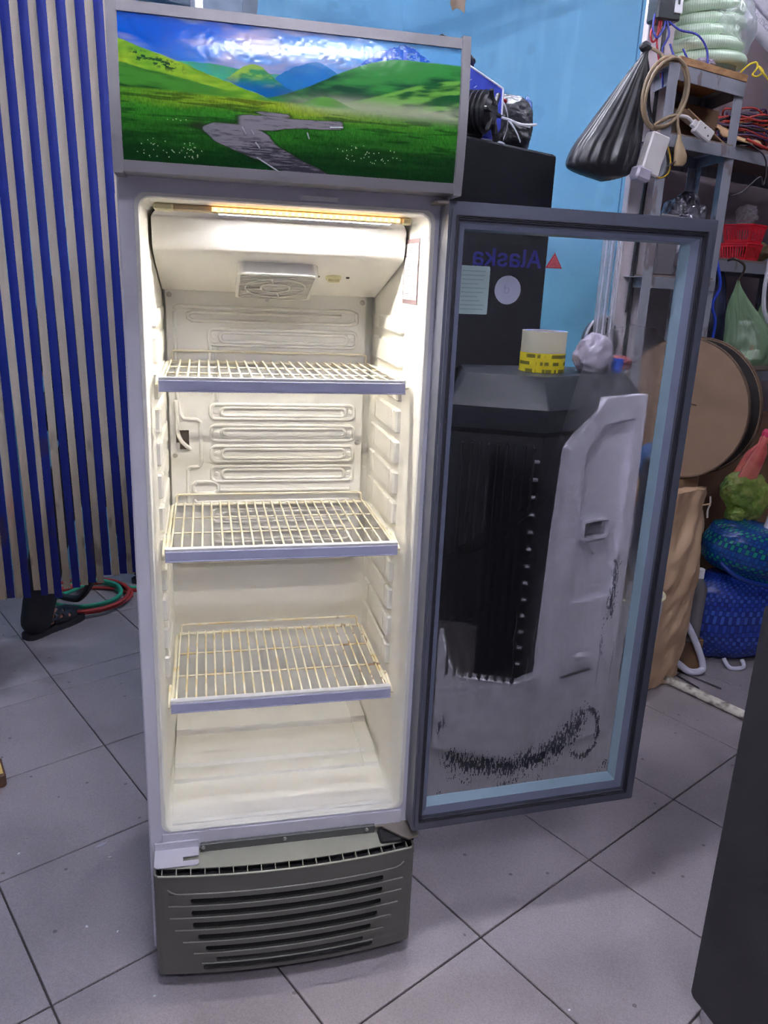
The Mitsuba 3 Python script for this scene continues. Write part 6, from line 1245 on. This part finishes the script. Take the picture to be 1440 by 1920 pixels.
# floor level bits: white hose loop, hook, rods, long pipe
mat('hose_white', (206, 206, 222), 0.35, specular=0.5)
solo('white_hose_loop', tube(spline([(1.83, 1.06, -0.05), (1.895, 1.05, -0.085), (1.955, 1.05, -0.165), (2.005, 1.05, -0.255), (2.020, 1.045, -0.305), (2.0, 1.035, FL + 0.018), (1.955, 1.04, FL + 0.020), (1.90, 1.05, FL + 0.06), (1.85, 1.06, FL + 0.10)], 8), 0.0135, 12), 'hose_white', 'white drain hose looping out from behind the kraft sack', 'hose')
solo('white_hook', tube(spline([(2.150, 1.095, FL + 0.034), (2.158, 1.062, FL + 0.010), (2.195, 1.05, FL + 0.009), (2.225, 1.062, FL + 0.012), (2.226, 1.082, FL + 0.030)], 6), 0.0085, 10), 'hose_white', 'short white plastic hook on the floor in front of the blue sack', 'hook')
rod_ = lambda p, q: tube([(p[0], p[1], FL + 0.0035), (q[0], q[1], FL + 0.0035)], 0.0032, 6)
solo('dark_rod', rod_((1.895, 1.09), (1.935, 0.935)), 'post_dark', 'thin dark rod on the floor, shorter one beside the kraft sack', 'rod', 'thin rods on the floor'); solo('dark_rod', rod_((1.905, 1.13), (2.02, 0.918)), 'post_dark', 'thin dark rod on the floor, longer one near the white hose loop', 'rod', 'thin rods on the floor')
mat('pvc_dirty', mottle((214, 208, 196), (128, 120, 108), 26, 0.45, 0.66), 0.5)
pm = man(trimesh.creation.cylinder(0.0165, 1.02, sections=28)) - man(trimesh.creation.cylinder(0.0138, 1.2, sections=28)); pa, pb = np.array([1.785, 1.10, FL + 0.0167]), np.array([1.99, 0.655, FL + 0.0167]); dd = (pb - pa) / np.linalg.norm(pb - pa)
solo('floor_pipe', tf(pm, frame_tf(pa + dd * 0.51, np.cross(dd, (0, 0, 1)), np.cross(dd, np.cross(dd, (0, 0, 1))))), 'pvc_dirty', 'dirty white plastic pipe lying across the floor at the right', 'pipe')
scrap(1.865, 1.035, 0.022, 0.4, 10, 'scrap_white', 'white torn paper on the floor below the kraft sack')
# dark appliance in the right foreground
mat('charcoal', mottle((44, 43, 48), (36, 35, 40), 3), 0.6, specular=0.3, bump=lambda p, n, uv: noise(p.x * 900, p.y * 900, p.z * 900), bump_scale=0.0006)
mat('chrome', (200, 200, 206), 0.15, 0.95)
FA = thing('charcoal_cabinet', 'charcoal appliance side with a shiny foot at the lower right corner', 'appliance')
MF = np.eye(4); MF[:3, 0] = -BX; MF[:3, 1] = AX; MF[:3, 2] = np.cross(-BX, AX); 
MF = frame_tf((1.066, -0.333, 0), (0.08, -1.0, 0), (1.0, 0.08, 0))
def fbox(s0, s1, t0, t1, z0, z1, r):
    m = xz(rrect(s0, s1, z0, z1, r, 5), t0, t1); m.vertices[:, 1] = t0 + (t1 - m.vertices[:, 1]); m.invert(); return m
up_ = MF[2, 2]
body_ = fbox(0.0, 0.62, 0.0, 0.55, FL + 0.05, 0.60, 0.012)
if up_ < 0: MF[:3, 2] *= -1; 
add(FA, tf(body_, MF), 'charcoal', 25)
for s, t in ((0.035, 0.035), (0.58, 0.035), (0.035, 0.51), (0.58, 0.51)):
    add(FA + '__foot', tf(lathe([(0, FL), (0.022, FL), (0.026, FL + 0.012), (0.020, FL + 0.034), (0.014, FL + 0.052), (0, FL + 0.052)], 24, (s, t, 0)), MF), 'chrome', 40, label='shiny metal foot')
